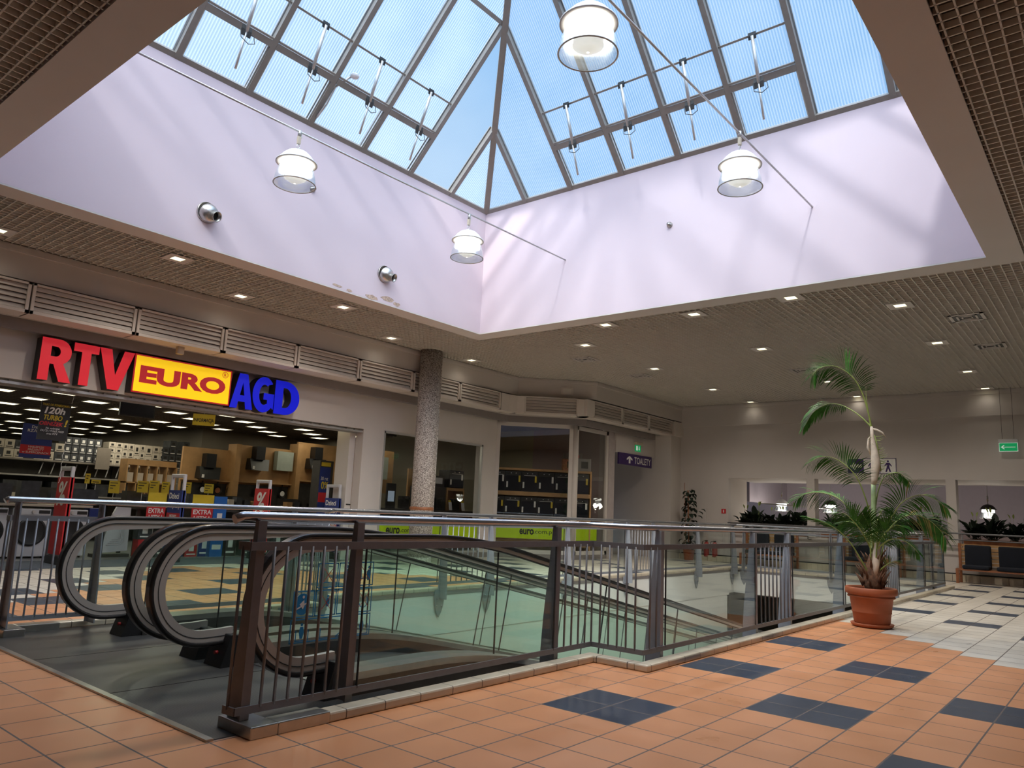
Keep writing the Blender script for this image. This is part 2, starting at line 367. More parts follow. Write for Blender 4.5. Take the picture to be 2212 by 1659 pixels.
def text(txt, O, U, V, w, h, mat, parent, name='lettering', bold=0.0, depth=.002, shear=0.0, ext=0.0):
    """lettering fitted to the w x h rectangle at O (lower left), axes U,V"""
    cu = bpy.data.curves.new(name, 'FONT'); cu.body = txt; cu.size = 1; cu.offset = bold; cu.extrude = depth/2; cu.resolution_u = 4
    cu.align_x = 'CENTER' if '\n' in txt else 'LEFT'
    if shear: cu.shear = shear
    to = bpy.data.objects.new('tmp', cu); COL.objects.link(to)
    bpy.context.view_layer.update()
    dg = bpy.context.evaluated_depsgraph_get(); me = bpy.data.meshes.new_from_object(to.evaluated_get(dg))
    bpy.data.objects.remove(to); bpy.data.curves.remove(cu)
    xs = [v.co.x for v in me.vertices]; ys = [v.co.y for v in me.vertices]
    x0, x1, y0, y1 = min(xs), max(xs), min(ys), max(ys)
    U = Vector(U).normalized(); V = Vector(V).normalized(); N = U.cross(V); O = Vector(O)
    for v in me.vertices:
        a = (v.co.x-x0)/(x1-x0)*w; b = (v.co.y-y0)/(y1-y0)*h
        v.co = O + U*a + V*b + N*(v.co.z + depth/2)
    if parent:
        L = wloc(parent)
        for v in me.vertices: v.co -= L
    me.materials.clear(); me.materials.append(mat)
    ob = bpy.data.objects.new(name, me); COL.objects.link(ob); ob.parent = parent
    return ob
# ================================================================== SETTING
Z1, Z0 = 4.70, 7.26            # suspended ceiling, top of light-well walls
WX0, WX1, WY0, WY1 = 2.225, 10.86, 1.20, 9.91      # light well
BX, BY0 = 21.6, -6.0           # back wall plane, side limit
# opening in the floor
HX0, HXC, HX1 = 2.13, 5.57, 18.6
HYa, HYb = 3.13, 7.87           # wide part
HYc, HYd = 3.63, 7.37           # narrow part by the landing

# floor: one slab mesh around the opening
f = MB()
def slab(x0, y0, x1, y1): f.box((x0, y0, -.30), (x1, y1, 0))
slab(-8, BY0, 22.3, HYa); slab(-8, HYb, 22.3, 13.0); slab(-8, HYa, HX0, HYb); slab(HX1, HYa, 22.3, HYb)
slab(HX0, HYa, HXC, HYc); slab(HX0, HYd, HXC, HYb)
floor = struct(f.build('floor', M_floor)); floor['label'] = 'tiled mall floor in orange, pale grey and blue tiles'
# shop floor
f = MB().box((-3, 13.0, -.3), (19, 33, 0.0)); struct(f.build('floor', pm('shop_floor_grey', (.17, .17, .175), .3, noise=.1, nscale=2), None)).name = 'floor.001'

# pit: slab edges, side walls, lower hall
f = MB()
f.box((HX0-.15, HYb, -4.4), (18.3, HYb+.15, -.30)); f.box((HX0-.15, HYa-.15, -4.4), (18.3, HYa, -.30))
f.box((HX0-.15, HYa, -4.4), (HX0, HYb, -.30))
f.box((HX1, -1, -.55), (HX1+.2, 12, -.301))
struct(f.build('wall_pit', M_pit))
f = MB(); e_ = .006
f.box((HXC, HYb-e_, -.60), (18.3, HYb, -.05)); f.box((HXC, HYa, -.60), (18.3, HYa+e_, -.05)); f.box((HX1-e_, HYa, -.56), (HX1, HYb, -.05))
f.box((18.3, HYb-e_, -.56), (HX1, HYb, -.05)); f.box((HX0, HYd-e_, -.6), (HXC, HYd, -.05)); f.box((HX0, HYc, -.6), (HXC, HYc+e_, -.05))
f.box((HXC-e_, HYd, -.6), (HXC, HYb, -.05)); f.box((HXC-e_, HYa, -.6), (HXC, HYc, -.05)); f.box((HX0, HYb, -.6), (HXC, HYb+.1, -.3)); 
struct(f.build('trim_slab_edge', M_pit))
f = MB(); f.box((HXC, HYb-.012, -.05), (HX1, HYb, .0)); f.box((HXC, HYa, -.05), (HX1, HYa+.012, .0)); f.box((HX1-.012, HYa, -.05), (HX1, HYb, 0)); f.box((HX0, HYc, -.05), (HXC, HYc+.012, 0)); f.box((HX0, HYd-.012, -.05), (HXC, HYd, 0))
struct(f.build('trim_pit_angle', M_band))
f = MB().box((HX0-1, -2, -4.6), (30, 13, -4.4)); struct(f.build('floor_lower_level', M_floor))
f = MB(); f.box((29, -2, -4.4), (29.2, 13, -.6)); f.box((18.3, 12.8, -4.4), (29, 13, -.3)); f.box((18.3, -2.2, -4.4), (29, -2, -.3))
f.box((18.2, -2, -4.4), (18.3, HYa, -.3)); f.box((18.2, HYb, -4.4), (18.3, 12.8, -.3))  # unseen end walls, added to keep sky light out of the lower hall
struct(f.build('wall_lower_level', M_taupe))
f = MB(); f.box((HX1+.2, -2, -.6), (29.2, 13, -.45)); struct(f.build('ceiling_lower_level', M_taupe))

# kerb of cream tiles round the opening
kz = .055
kb = MB()
kb.box((2.78, HYc-.12, 0), (5.45, HYc, kz)); kb.box((5.45, HYa-.12, 0), (HX1+.12, HYa, kz))
kb.box((2.78, HYd, 0), (5.45, HYd+.12, kz)); kb.box((5.45, HYb, 0), (HX1+.12, HYb+.12, kz))
kerb = struct(kb.build('kerb', M_kerbtile, bevel=.012))
kb = MB(); kb.box((5.45, HYa, 0), (5.57, HYc, kz)); kb.box((5.45, HYd, 0), (5.57, HYb, kz)); kb.box((HX1, HYa, 0), (HX1+.12, HYb, kz))
struct(kb.build('kerb_return', M_kerbtile_y, kerb, bevel=.012), 'kerb tiles across the ends')
for nm, y0, y1 in (('kerb_end_cap', 3.51, 3.83), ('kerb_end_cap', 7.13, 7.45)):
    kb = MB(); kb.box((2.30, y0, 0), (2.46, y1, .062))
    ya, yb = (y0, y0+.13) if y0 < 5 else (y1-.13, y1)
    kb.box((2.46, ya, 0), (2.79, yb, .062))
    o = struct(kb.build(nm, M_inox, kerb, bevel=.006), 'stainless steel end cap')
# landing plate of the walkways
lp = thing('landing_plate', 'dark ribbed metal landing plates in front of the moving walkways', 'floor plate', (2.7, 5.5, 0), kind='structure')
for i, (y0, y1) in enumerate(((3.64, 4.85), (4.86, 6.1), (6.11, 7.36))):
    MB().box((2.17, y0, -.05), (3.55, y1, .004)).build('plate', M_plate, lp)
m_ = MB(); m_.box((2.13, 3.63, -.05), (2.17, 7.37, .012)); m_.build('edge_trim', M_inox, lp)

# ------------------------------------------------------------ ceiling
cl = MB(); p = .107; t_ = .0065; zb_, zt_ = Z1, Z1+.05
fx0, fx1, fy0, fy1 = WX0-.39, WX1+.39, WY0-.39, WY1+.39       # painted frame round the well
CX0, CX1, CY0, CY1 = -6.0, BX, -5.0, 12.32
x = CX0
while x < CX1:
    segs = [(CY0, CY1)] if (x < fx0 or x > fx1) else [(CY0, fy0), (fy1, CY1)]
    for a, b in segs: cl.box((x-t_, a, zb_), (x+t_, b, zt_))
    x += p
y = CY0
while y < CY1:
    segs = [(CX0, CX1)] if (y < fy0 or y > fy1) else [(CX0, fx0), (fx1, CX1)]
    for a, b in segs: cl.box((a, y-t_, zb_), (b, y+t_, zt_))
    y += p
ceil = struct(cl.build('ceiling', M_cell)); ceil['label'] = 'open cell metal grid ceiling'
pl = MB()
q0, q1, q2, q3 = WX0-.19, WX1+.19, WY0-.19, WY1+.19
for a, b, c_, d in ((CX0-2, BY0, q0, 13.2), (q1, BY0, BX+.1, 13.2), (q0, BY0, q1, q2), (q0, q3, q1, 13.2)): pl.box((a, b, 5.15), (c_, d, 5.25))
struct(pl.build('plenum', M_plenum, ceil))
rf = MB()  # unseen roof and outer walls, added to stop stray sky light
for a, b, c_, d in ((-8.4, -8.4, q0, 33.4), (q1, -8.4, 29.4, 33.4), (q0, -8.4, q1, q2), (q0, q3, q1, 33.4)): rf.box((a, b, 6.1), (c_, d, 6.3))
for a, b, c_, d in ((-8.4, -8.4, -8.2, 33.4), (29.2, -8.4, 29.4, 33.4), (-8.4, 33.2, 29.4, 33.4), (-8.4, -8.4, 29.4, -8.2)): rf.box((a, b, -4.6), (c_, d, 6.1))
struct(rf.build('roof_light_block', M_plenum))
# frame soffit round the light well
fr = MB()
for a, b, c_, d in ((fx0, fy0, fx1, WY0), (fx0, WY1, fx1, fy1), (fx0, WY0, WX0, WY1), (WX1, WY0, fx1, WY1)): fr.box((a, b, Z1-.02), (c_, d, Z1))
struct(fr.build('trim_light_well', M_frame))
# well walls
T = .2
for nm, a, b in (('wall_light_well_north', (WX0-T, WY1, Z1+.001), (WX1+T, WY1+T, Z0)), ('wall_light_well_east', (WX1, WY0-T, Z1+.001), (WX1+T, WY1, Z0)),
                 ('wall_light_well_south', (WX0-T, WY0-T, Z1+.001), (WX1, WY0, Z0)), ('wall_light_well_west', (WX0-T, WY0, Z1+.001), (WX0, WY1, Z0))):
    struct(MB().box(a, b).build(nm, M_wellwall))
# peeling paint patches low on the north wall of the well
pt = MB(); random.seed(3)
for (px, pz, w, h) in ((8.05, 4.74, .28, .08), (8.4, 4.79, .30, .09), (8.62, 4.75, .16, .07), (7.3, 4.75, .22, .045), (7.55, 4.73, .12, .05)):
    n = 12; lp_ = [(px+math.cos(2*math.pi*k/n)*w*random.uniform(.35, .6), pz+math.sin(2*math.pi*k/n)*h*random.uniform(.35, .6)) for k in range(n)]
    pt.prism([lp_], (0, WY1-.003, 0), (1,0,0), (0,0,1), (0,1,0), .002)
struct(pt.build('peeling_patch', pm('bare_plaster', (.50, .36, .28), .9, noise=.3, nscale=30), bpy.data.objects['wall_light_well_north']), 'flaking paint with bare plaster')

# ------------------------------------------------------------ skylight: four sloping windows
APX = Vector(((WX0+WX1)/2, (WY0+WY1)/2, 0))
def face(n, C, A, Dn, half, label, paxis, rafters, has_vents):
    """C = middle of base edge, A = unit along edge, Dn = unit horizontal inward; slope 45 deg"""
    w = thing('window_%d' % n, label, 'skylight', tuple(C), kind='structure')
    S = (Dn+Vector((0,0,1))).normalized(); Nn = (Vector((0,0,1))-Dn).normalized()     # up-slope, outward normal
    def P(a, d, off=0): return C + A*a + Dn*d + Vector((0,0,d)) + Nn*off
    # rafters (a measured along the edge from the middle), each ends on the hip
    edges = [-half]+rafters+[half]
    MB().bar(P(-half, 0, .03), P(half, 0, .03), .12, .10, Nn).build('sill_rail', M_rafter, w)
    for a in rafters:
        d = half-abs(a)
        r = MB().bar(P(a, 0, .02), P(a, d, .02), .085, .10, Nn); r.bar(P(a, 0, .075), P(a, d, .075), .13, .02, Nn)
        r.build('rafter', M_rafter, w)
    for i in range(len(edges)-1):
        a0, a1 = edges[i], edges[i+1]; d0, d1 = half-abs(a0), half-abs(a1)
        outline = [(a0, 0), (a1, 0), (a1, d1), (a0, d0)]
        if a0 < 0 < a1: outline = [(a0, 0), (a1, 0), (a1, d1), (0, half), (a0, d0)]
        if d0 < 1e-6: outline = [(a0, 0), (a1, 0), (a1, d1)]
        if d1 < 1e-6: outline = [(a0, 0), (a1, 0), (a0, d0)]
        clear = (n == 1 and abs((a0+a1)/2-2.69) < .3)
        pn = MB().prism([[(x_, y_*math.sqrt(2)) for x_, y_ in outline]], P(0, 0, .055), A, S, Nn, .012)
        pn.build('pane', PANE_C if clear else (PANE_X if paxis == 0 else PANE_Y), w)
        if d0 > 2.17 or d1 > 2.17:
            lo, hi = (a0, a1)
            if d0 >= 2.17 and d1 >= 2.17:
                MB().bar(P(lo+.04, 2.17, .02), P(hi-.04, 2.17, .02), .07, .07, Nn).build('purlin', M_rafter, w)
        elif abs(max(d0, d1)-2.17) < .1 and False: pass
        if has_vents and 1 < i < len(edges)-3:
            tr = MB().bar(P(a0+.04, .585, .0), P(a1-.04, .585, .0), .10, .07, Nn); tr.bar(P(a0+.05, .64, -.02), P(a1-.05, .64, -.02), .03, .05, Nn)
            tr.build('transom', M_rafter, w)
            MB().bar(P(a0+.05, 1.04, .02), P(a1-.05, 1.04, .02), .03, .03, Nn).build('vent_bar', M_rafter, w)
            # thin sash frame
            sf = MB()
            for q0, q1 in (((a0+.055, .03), (a0+.055, .55)), ((a1-.055, .03), (a1-.055, .55))): sf.bar(P(*q0, .01), P(*q1, .01), .018, .03, Nn)
            sf.build('sash_frame', M_alu, w)
    return w, P
halfX = (WX1-WX0)/2; halfY = (WY1-WY0)/2
cxm = (WX0+WX1)/2; cym = (WY0+WY1)/2
rL = [x-cxm for x in (3.14, 4.25, 5.36, 6.47, 7.58, 8.69, 9.79)]
rR = [y-cym for y in (2.19, 3.30, 4.41, 5.53, 6.65, 7.77, 8.86)]
w1, P1 = face(1, Vector((cxm, WY1, Z0)), Vector((1,0,0)), Vector((0,-1,0)), halfX, 'sloping skylight face above the shop side wall of the well', 0, rL, True)
w2, P2 = face(2, Vector((WX1, cym, Z0)), Vector((0,1,0)), Vector((-1,0,0)), halfY, 'sloping skylight face above the far wall of the well', 1, rR, True)
w3, P3 = face(3, Vector((cxm, WY0, Z0)), Vector((-1,0,0)), Vector((0,1,0)), halfX, 'sloping skylight face above the near side wall of the well', 0, [-a for a in rL][::-1], False)
w4, P4 = face(4, Vector((WX0, cym, Z0)), Vector((0,-1,0)), Vector((1,0,0)), halfY, 'sloping skylight face behind the camera side of the well', 1, [-a for a in rR][::-1], False)
hp = MB(); ap = Vector((cxm, cym, Z0+halfX))
for cx_, cy_ in ((WX0, WY0), (WX1, WY0), (WX1, WY1), (WX0, WY1)): hp.bar((cx_, cy_, Z0+.02), ap, .11, .12)
struct(hp.build('trim_hip_rafters', M_rafter))

# vent actuators
def actuator(P, a, wv, nth, side):
    top = P(a, 1.04, -.03); pt_ = P(a, 1.04, -.03)
    low = P(a, .63, -.0); low.z = 7.14
    # rod lies in the vertical plane across the transom
    mid = top.lerp(low, .56)
    t = thing('vent_actuator', 'metal rod vent actuator on the %s skylight slope, %s from the corner of the well' % (side, nth), 'window actuator', tuple(mid), group='rod actuators on the skylight vents')
    MB().obox(top, (low-top).cross(Vector((0,0,1))), Vector((0,0,1)), (low-top), .06, .025, .03).build('bracket', M_black, t)
    MB().tube([top, mid], .026, 10).build('sleeve', M_alu, t)
    MB().tube([mid+(top-mid)*.1, low], .017, 10).build('rod', M_alu, t)
    side_v = (low-top).cross(Vector((0,0,1))).normalized()
    c_ = [mid+side_v*.01, mid+side_v*.12+Vector((0,0,-.02)), mid+side_v*.14+Vector((0,0,-.12)), mid+side_v*.05+Vector((0,0,-.17)), mid-side_v*.07+Vector((0,0,-.12)), mid-side_v*.09+Vector((0,0,.02))]
    MB().tube(c_, .006, 6).build('cable', M_dark, t)
    MB().obox(mid, side_v, Vector((0,0,1)), (low-top), .075, .03, .045).build('clamp', M_dark, t)
for k, (i0, i1) in enumerate(((5, 4), (4, 3), (3, 2), (2, 1))): actuator(P1, (rL[i0]+rL[i1])/2-.01, w1, ORD[k], 'left')
for k, (i0, i1) in enumerate(((5, 4), (4, 3), (3, 2), (2, 1))): actuator(P2, (rR[i0]+rR[i1])/2-.03, w2, ORD[k], 'right')

# ------------------------------------------------------------ facade on the shop side
# upper fascia follows the bay
fas = [(-8, 12.32), (15.11, 12.32), (16.59, 10.80), (BX, 10.80)]
def offs(pl, d):
    """offset polyline to the left (away from the mall) by d"""
    out = []
    for i in range(len(pl)):
        n = Vector((0, 0))
        ds = []
        if i > 0: ds.append((Vector(pl[i])-Vector(pl[i-1])).normalized())
        if i < len(pl)-1: ds.append((Vector(pl[i+1])-Vector(pl[i])).normalized())
        ns = [Vector((-q.y, q.x)) for q in ds]
        n = sum(ns, Vector((0, 0))).normalized(); c = n.dot(ns[0])
        out.append(Vector(pl[i])+n*(d/c))
    return out
def wallstrip(pl, z0, z1, th, mat, name, parent=None, bevel=0):
    a = [Vector(q) for q in pl]; b = offs(pl, th); m = MB()
    for i in range(len(a)-1):
        vs = [(a[i].x, a[i].y, z0), (a[i+1].x, a[i+1].y, z0), (b[i+1].x, b[i+1].y, z0), (b[i].x, b[i].y, z0)]
        vs += [(x_, y_, z1) for x_, y_, _ in vs]
        m.add(vs, [(0,3,2,1),(4,5,6,7),(0,1,5,4),(1,2,6,5),(2,3,7,6),(3,0,4,7)])
    return m.build(name, mat, parent, bevel=bevel)
struct(wallstrip(fas, 4.22, Z1+.03, .10, M_taupe, 'wall_fascia'))
struct(wallstrip(offs(fas, -.04), 4.60, Z1-.005, .05, M_taupe, 'trim_cornice'))
struct(wallstrip(offs(fas, .05), 4.19, 4.225, .5, M_gasket, 'trim_shadow_gap'))
band = offs(fas, .42); band[-1] = Vector((20.6, band[-1].y))
struct(wallstrip(band, 3.56, 3.73, .14, M_band, 'trim_steel_band'))
soff = offs(fas, .38)
struct(wallstrip(soff, 3.73, 3.78, .5, M_taupe, 'trim_soffit_strip'))
# facade wall with openings
def wall_with_holes(name, O, U, V, N, w, h, holes, th, mat, parent=None):
    m = MB()
    us = sorted({0, w, *[a for hh in holes for a in (hh[0], hh[2])]}); vs = sorted({0, h, *[a for hh in holes for a in (hh[1], hh[3])]})
    O = Vector(O); U = Vector(U); V = Vector(V); N = Vector(N)
    for i in range(len(us)-1):
        for j in range(len(vs)-1):
            cu, cv = (us[i]+us[i+1])/2, (vs[j]+vs[j+1])/2
            if any(hh[0] < cu < hh[2] and hh[1] < cv < hh[3] for hh in holes): continue
            c_ = O+U*cu+V*cv+N*(th/2)
            m.obox(c_, U, V, N, (us[i+1]-us[i])/2, (vs[j+1]-vs[j])/2, th/2)
    return m.build(name, mat, parent)
FW = 13.0
o = struct(wall_with_holes('wall_left', (-8, FW, 0), (1,0,0), (0,0,1), (0,1,0), 23.14, 3.75,
      [(8.0, 0, 18.62, 2.84), (19.22, .12, 22.62, 2.87)], .25, M_taupe))
# roller shutter guide under the header and side jamb cladding
m_ = MB(); m_.box((0, 13.03, 2.76), (10.62, 13.09, 2.80)); m_.box((0, 13.16, 2.74), (10.6, 13.24, 2.835))
for k in range(46): m_.box((.1+k*.23, 13.09, 2.78), (.13+k*.23, 13.16, 2.835))
struct(m_.build('trim_shutter_guide', M_alu))
m_ = MB(); m_.box((10.46, 13.26, 0), (10.62, 13.7, 2.84)); struct(m_.build('wall_shop_jamb', M_taupe))
MB().box((10.5, 13.245, 1.17), (10.61, 13.262, 1.19)).build('shutter_lock', M_black, bpy.data.objects['wall_shop_jamb'])
# bay: diagonal wall/window and short front beyond
BO = Vector((15.14, 13.0, 0)); BU = Vector((.695, -.719, 0)).normalized(); BN = Vector((.719, .695, 0)).normalized()
ZV = Vector((0, 0, 1))
BL = 2.13; C2 = BO+BU*BL                     # (16.62, 11.47)
Y2 = C2.y
def shopwin(n, O, U, N, w, z0, z1, label, frame_w=.10):
    t = thing('window_%d' % n, label, 'shop window', tuple(O), kind='structure')
    m = MB(); 
    for a0, a1, b0, b1 in ((0, w, z0, z0+frame_w), (0, w, z1-frame_w, z1), (0, frame_w, z0, z1), (w-frame_w, w, z0, z1)):
        m.obox(O+U*((a0+a1)/2)+ZV*((b0+b1)/2)+N*.03, U, ZV, N, (a1-a0)/2, (b1-b0)/2, .035)
    m.build('window_frame', M_alu if frame_w < .08 else M_taupe, t)
    MB().obox(O+U*(w/2)+ZV*((z0+z1)/2)+N*.04, U, ZV, N, w/2-frame_w*.5, (z1-z0)/2-frame_w*.5, .005).build('pane', G_shop, t)
    return t
w5 = shopwin(5, Vector((11.22, FW, 0)), Vector((1,0,0)), Vector((0,1,0)), 3.40, .12, 2.87, 'wide shop window behind the speckled round column', .045)
w6 = shopwin(6, BO+Vector((0,0,0)), BU, BN, BL-.06, .12, 3.56, 'tall diagonal shop window at the bay')
w7 = shopwin(7, C2+Vector((.06,0,0)), Vector((1,0,0)), Vector((0,1,0)), 1.62, .12, 3.56, 'narrow tall shop window beside the toilets passage')
m_ = MB(); m_.tube([C2+ZV*0+BN*.05, C2+ZV*3.56+BN*.05], .075, 12); struct(m_.build('trim_bay_mullion', M_taupe))
m_ = MB(); m_.obox(BO+BU*(BL/2)+ZV*.06+BN*.05, BU, ZV, BN, BL/2, .06, .06); m_.box((C2.x, Y2, 0), (18.3, Y2+.1, .12)); struct(m_.build('baseboard_bay', M_band))
MB_ = MB(); MB_.box((-8, 12.985, 0), (0, 13.0, .12)); MB_.box((10.64, 12.985, 0), (15.13, 13.0, .12)); struct(MB_.build('baseboard_left', M_band))
# jamb and passage header
struct(MB().box((18.30, Y2-.02, 0), (18.62, Y2+.3, 3.6)).build('wall_passage_jamb', pm('grey_jamb', (.40, .345, .33), .7)))
struct(MB().box((18.62, Y2-.06, 3.03), (21.1, Y2+.1, 3.75)).build('wall_passage_header', M_white))
struct(MB().box((20.95, 10.86, 0), (BX, 14.2, 3.75)).build('wall_passage_right', M_taupe))
struct(MB().box((18.3, 14.0, 0), (21.2, 14.2, 3.75)).build('wall_passage_end', M_niche))
struct(MB().box((18.3, Y2+.3, 0), (18.45, 14.0, 3.75)).build('wall_passage_left', M_niche))
struct(MB().box((18.3, Y2-.1, 3.75), (BX, 14.2, 3.8)).build('ceiling_passage', M_taupe))

# ------------------------------------------------------------ louvre boxes
def louvre(O, U, N, w, label):
    """box front face lower-left at O (z 3.73), width w, N pointing into the wall"""
    O = Vector(O); t = thing('ventilation_grille', label, 'grille', tuple(O), group='slatted grilles under the ceiling')
    h = .455; m = MB(); fr_ = .045
    for a0, a1, b0, b1 in ((0, w, 0, fr_), (0, w, h-fr_*.6, h), (0, fr_, 0, h), (w-fr_, w, 0, h)):
        m.obox(O+U*((a0+a1)/2)+ZV*((b0+b1)/2)+N*.02, U, ZV, N, (a1-a0)/2-.002, (b1-b0)/2, .02)
    m.build('frame', M_louver, t)
    m = MB()
    m.obox(O+U*(w/2)+ZV*(h/2)+N*.27, U, ZV, N, w/2-.004, h/2-.001, .15); m.build('box', M_band, t)
    m = MB(); m.obox(O+U*(w/2)+ZV*.006+N*.23, U, ZV, N, w/2-.003, .006, .19); m.obox(O+U*(w/2)+ZV*(h-.006)+N*.23, U, ZV, N, w/2-.003, .006, .19); m.build('cover', M_louver, t)
    m = MB(); n = 5; ih = h-fr_*1.6
    for k in range(n):
        zc = fr_+ih*(k+.5)/n
        m.obox(O+U*(w/2)+ZV*zc+N*.045, U, (ZV*1.0+N*.55), N-ZV*.55, w/2-fr_, ih/n*.47, .005)
    m.build('slats', M_louver, t)
    return t
X1_ = Vector((1,0,0)); Y1_ = Vector((0,1,0))
names = ['far left edge of the shop', 'left of the red letters', 'above the red letters', 'above the yellow sign', 'above the blue letters', 'right of the blue letters', 'left of the speckled column', 'behind the top of the column', 'right of the speckled column', 'right before the bay corner']
for k in range(-3, 8):
    x0 = 3.65+1.532*(k-0)
    if x0+1.53 > 14.5: break
    lab = {-3: 'out of reach beyond the left shop corner', -2: 'over the far left of the shop entrance', -1: 'cut by the left edge, over the entrance', 0: 'above the red letters', 1: 'above the yellow sign panel', 2: 'above the blue letters', 3: 'right of the blue letters', 4: 'just left of the speckled column', 5: 'half hidden behind the speckled column', 6: 'at the end before the bay'}[k] if k < 7 else ''
    louvre((x0+.01, 12.25, 3.73), X1_, Y1_, 1.51, 'cream slatted ventilation grille %s' % lab)
# plain corner pieces and bay grille
m_ = MB(); m_.box((14.40, 12.26, 3.735), (14.72, 12.66, 4.18))
def strip_on(m, p0, p1, z0, z1, th):
    p0 = Vector((*p0, 0)); p1 = Vector((*p1, 0)); U = (p1-p0).normalized(); N = Vector((-U.y, U.x, 0))
    m.obox((p0+p1)/2+ZV*((z0+z1)/2)+N*(th/2), U, ZV, N, (p1-p0).length/2, (z1-z0)/2, th/2)
lb = offs([(14.7, 12.26), (15.09, 12.26), (16.56, 10.74), (21.3, 10.74)], 0)
strip_on(m_, (14.70, 12.27), (14.95, 12.20), 3.735, 4.18, .4)
d_ = Vector((16.56-15.09, 10.74-12.26)).normalized()
q0 = Vector((14.95, 12.20)); q1 = q0+d_*.2; q2 = q1+d_*1.42; q3 = q2+d_*.30
strip_on(m_, q0, q1, 3.735, 4.18, .4); strip_on(m_, q2, q3, 3.735, 4.18, .4); 
m_.box((q3.x-.1, q3.y, 3.735), (q3.x+.22, q3.y+.4, 4.18)); m_.box((21.05, 10.78, 3.735), (BX, 11.2, 4.18))
struct(m_.build('trim_grille_corner', M_louver))
louvre((q1.x, q1.y, 3.73), Vector((d_.x, d_.y, 0)), Vector((-d_.y, d_.x, 0)), 1.42, 'cream slatted ventilation grille on the diagonal bay')
xx = q3.x+.22
for k in range(3):
    louvre((xx+k*1.50, q3.y, 3.73), X1_, Y1_, 1.48, 'cream slatted ventilation grille over the toilets passage, %s after the bay' % ORD[k])
# small square intake on the fascia of the bay
c_ = Vector((15.11, 12.32, 0)).lerp(Vector((16.59, 10.8, 0)), .62)+ZV*4.40
t = thing('intake_grille', 'small square wall intake on the bay fascia above the diagonal window', 'grille', tuple(c_))
MB().obox(c_-BN*.015, BU, ZV, BN, .16, .10, .015).build('frame', M_louver, t); MB().obox(c_-BN*.032, BU, ZV, BN, .11, .065, .006).build('mesh_panel', M_cell, t)
# little beige detector under the grille
t = MB().box((6.0, 12.45, 3.60), (6.12, 12.53, 3.73)).build('motion_detector', M_beige, bevel=.01); tag(t, 'small beige detector box hanging under the grille above the yellow sign', 'detector')

# column
t = thing('column', None, None, (11.62, 12.05, 0), kind='structure')
m_ = MB().lathe([(.245, 0), (.245, Z1)], (11.62, 12.05, 0), 40, caps=True); m_.build('shaft', M_column, t)
m_ = MB().obox((11.62+.19, 12.05-.165, Z1/2), (.75, .66, 0), (0,0,1), (.66,-.75,0), .045, Z1/2, .012); m_.build('cover_strip', M_column, t)
MB().lathe([(.256, 1.13), (.262, 1.15), (.262, 1.19), (.25, 1.2)], (11.62, 12.05, 0), 40).build('collar', M_woodr, t)
MB().lathe([(.275, 0), (.275, .12), (.25, .13)], (11.62, 12.05, 0), 40).build('base_ring', M_column, t)

# ------------------------------------------------------------ back wall, planted opening and the hall behind
o = struct(wall_with_holes('wall_back', (BX, -6, 0), (0,1,0), (0,0,1), (1,0,0), 19.0, Z1+.1, [(1.0, .86, 15.29, 2.47)], .16, M_white))
struct(MB().box((BX-.06, -6, 4.05), (BX, 10.8, Z1-.005)).build('trim_back_fascia', M_white))
struct(MB().box((BX-.09, -6, 4.58), (BX, 10.8, Z1-.01)).build('trim_back_cornice', M_white))
for yc in (6.88, 3.45, .0, -3.4):
    struct(MB().box((BX-.02, yc-.11, .86), (BX+.32, yc+.11, 2.47)).build('column_back', M_white, None))
struct(MB().box((BX+.16, 9.29, 0), (23.0, 9.5, 2.5)).build('wall_hall_reveal', M_taupe))
f = MB(); f.box((BX+.16, -6, 2.47), (24.2, 9.5, 2.62)); struct(f.build('ceiling_hall_edge', M_taupe))
# far side of the second light well
hb = MB(); hb.box((27.5, -8, -.5), (27.7, 12, 6)); hb.box((24.0, 9.6, 1.85), (27.6, 9.8, 6)); hb.box((24.0, -8.2, -.5), (27.6, -8, 6))
struct(hb.build('wall_hall_far', M_lav2))
struct(MB().box((22.3, -8, -.35), (27.6, 12, -.3)).build('floor_hall', M_floor))
struct(MB().box((22.2, -8, 4.7), (28, 12, 4.8)).build('ceiling_hall', M_lav2))
m_ = MB(); m_.box((27.3, -8, .1), (27.49, 12, 1.2)); struct(m_.build('trim_hall_dark_band', M_niche))
# base of the back wall
struct(MB().box((BX-.20, -6, 0), (BX-.001, 10.8, .16)).build('baseboard_back', M_kerbtile_y))
struct(MB().box((BX-.03, -6, .16), (BX-.0005, 10.8, .19)).build('trim_back_dark_line', M_gasket))  # dark rail line above the base tiles
# walls behind the camera
struct(MB().box((-8.2, -6, 0), (-8, 13, 5.2)).build('wall_front', M_taupe))
struct(MB().box((-8, -6.2, 0), (27.6, -6, 5.2)).build('wall_right', M_taupe))
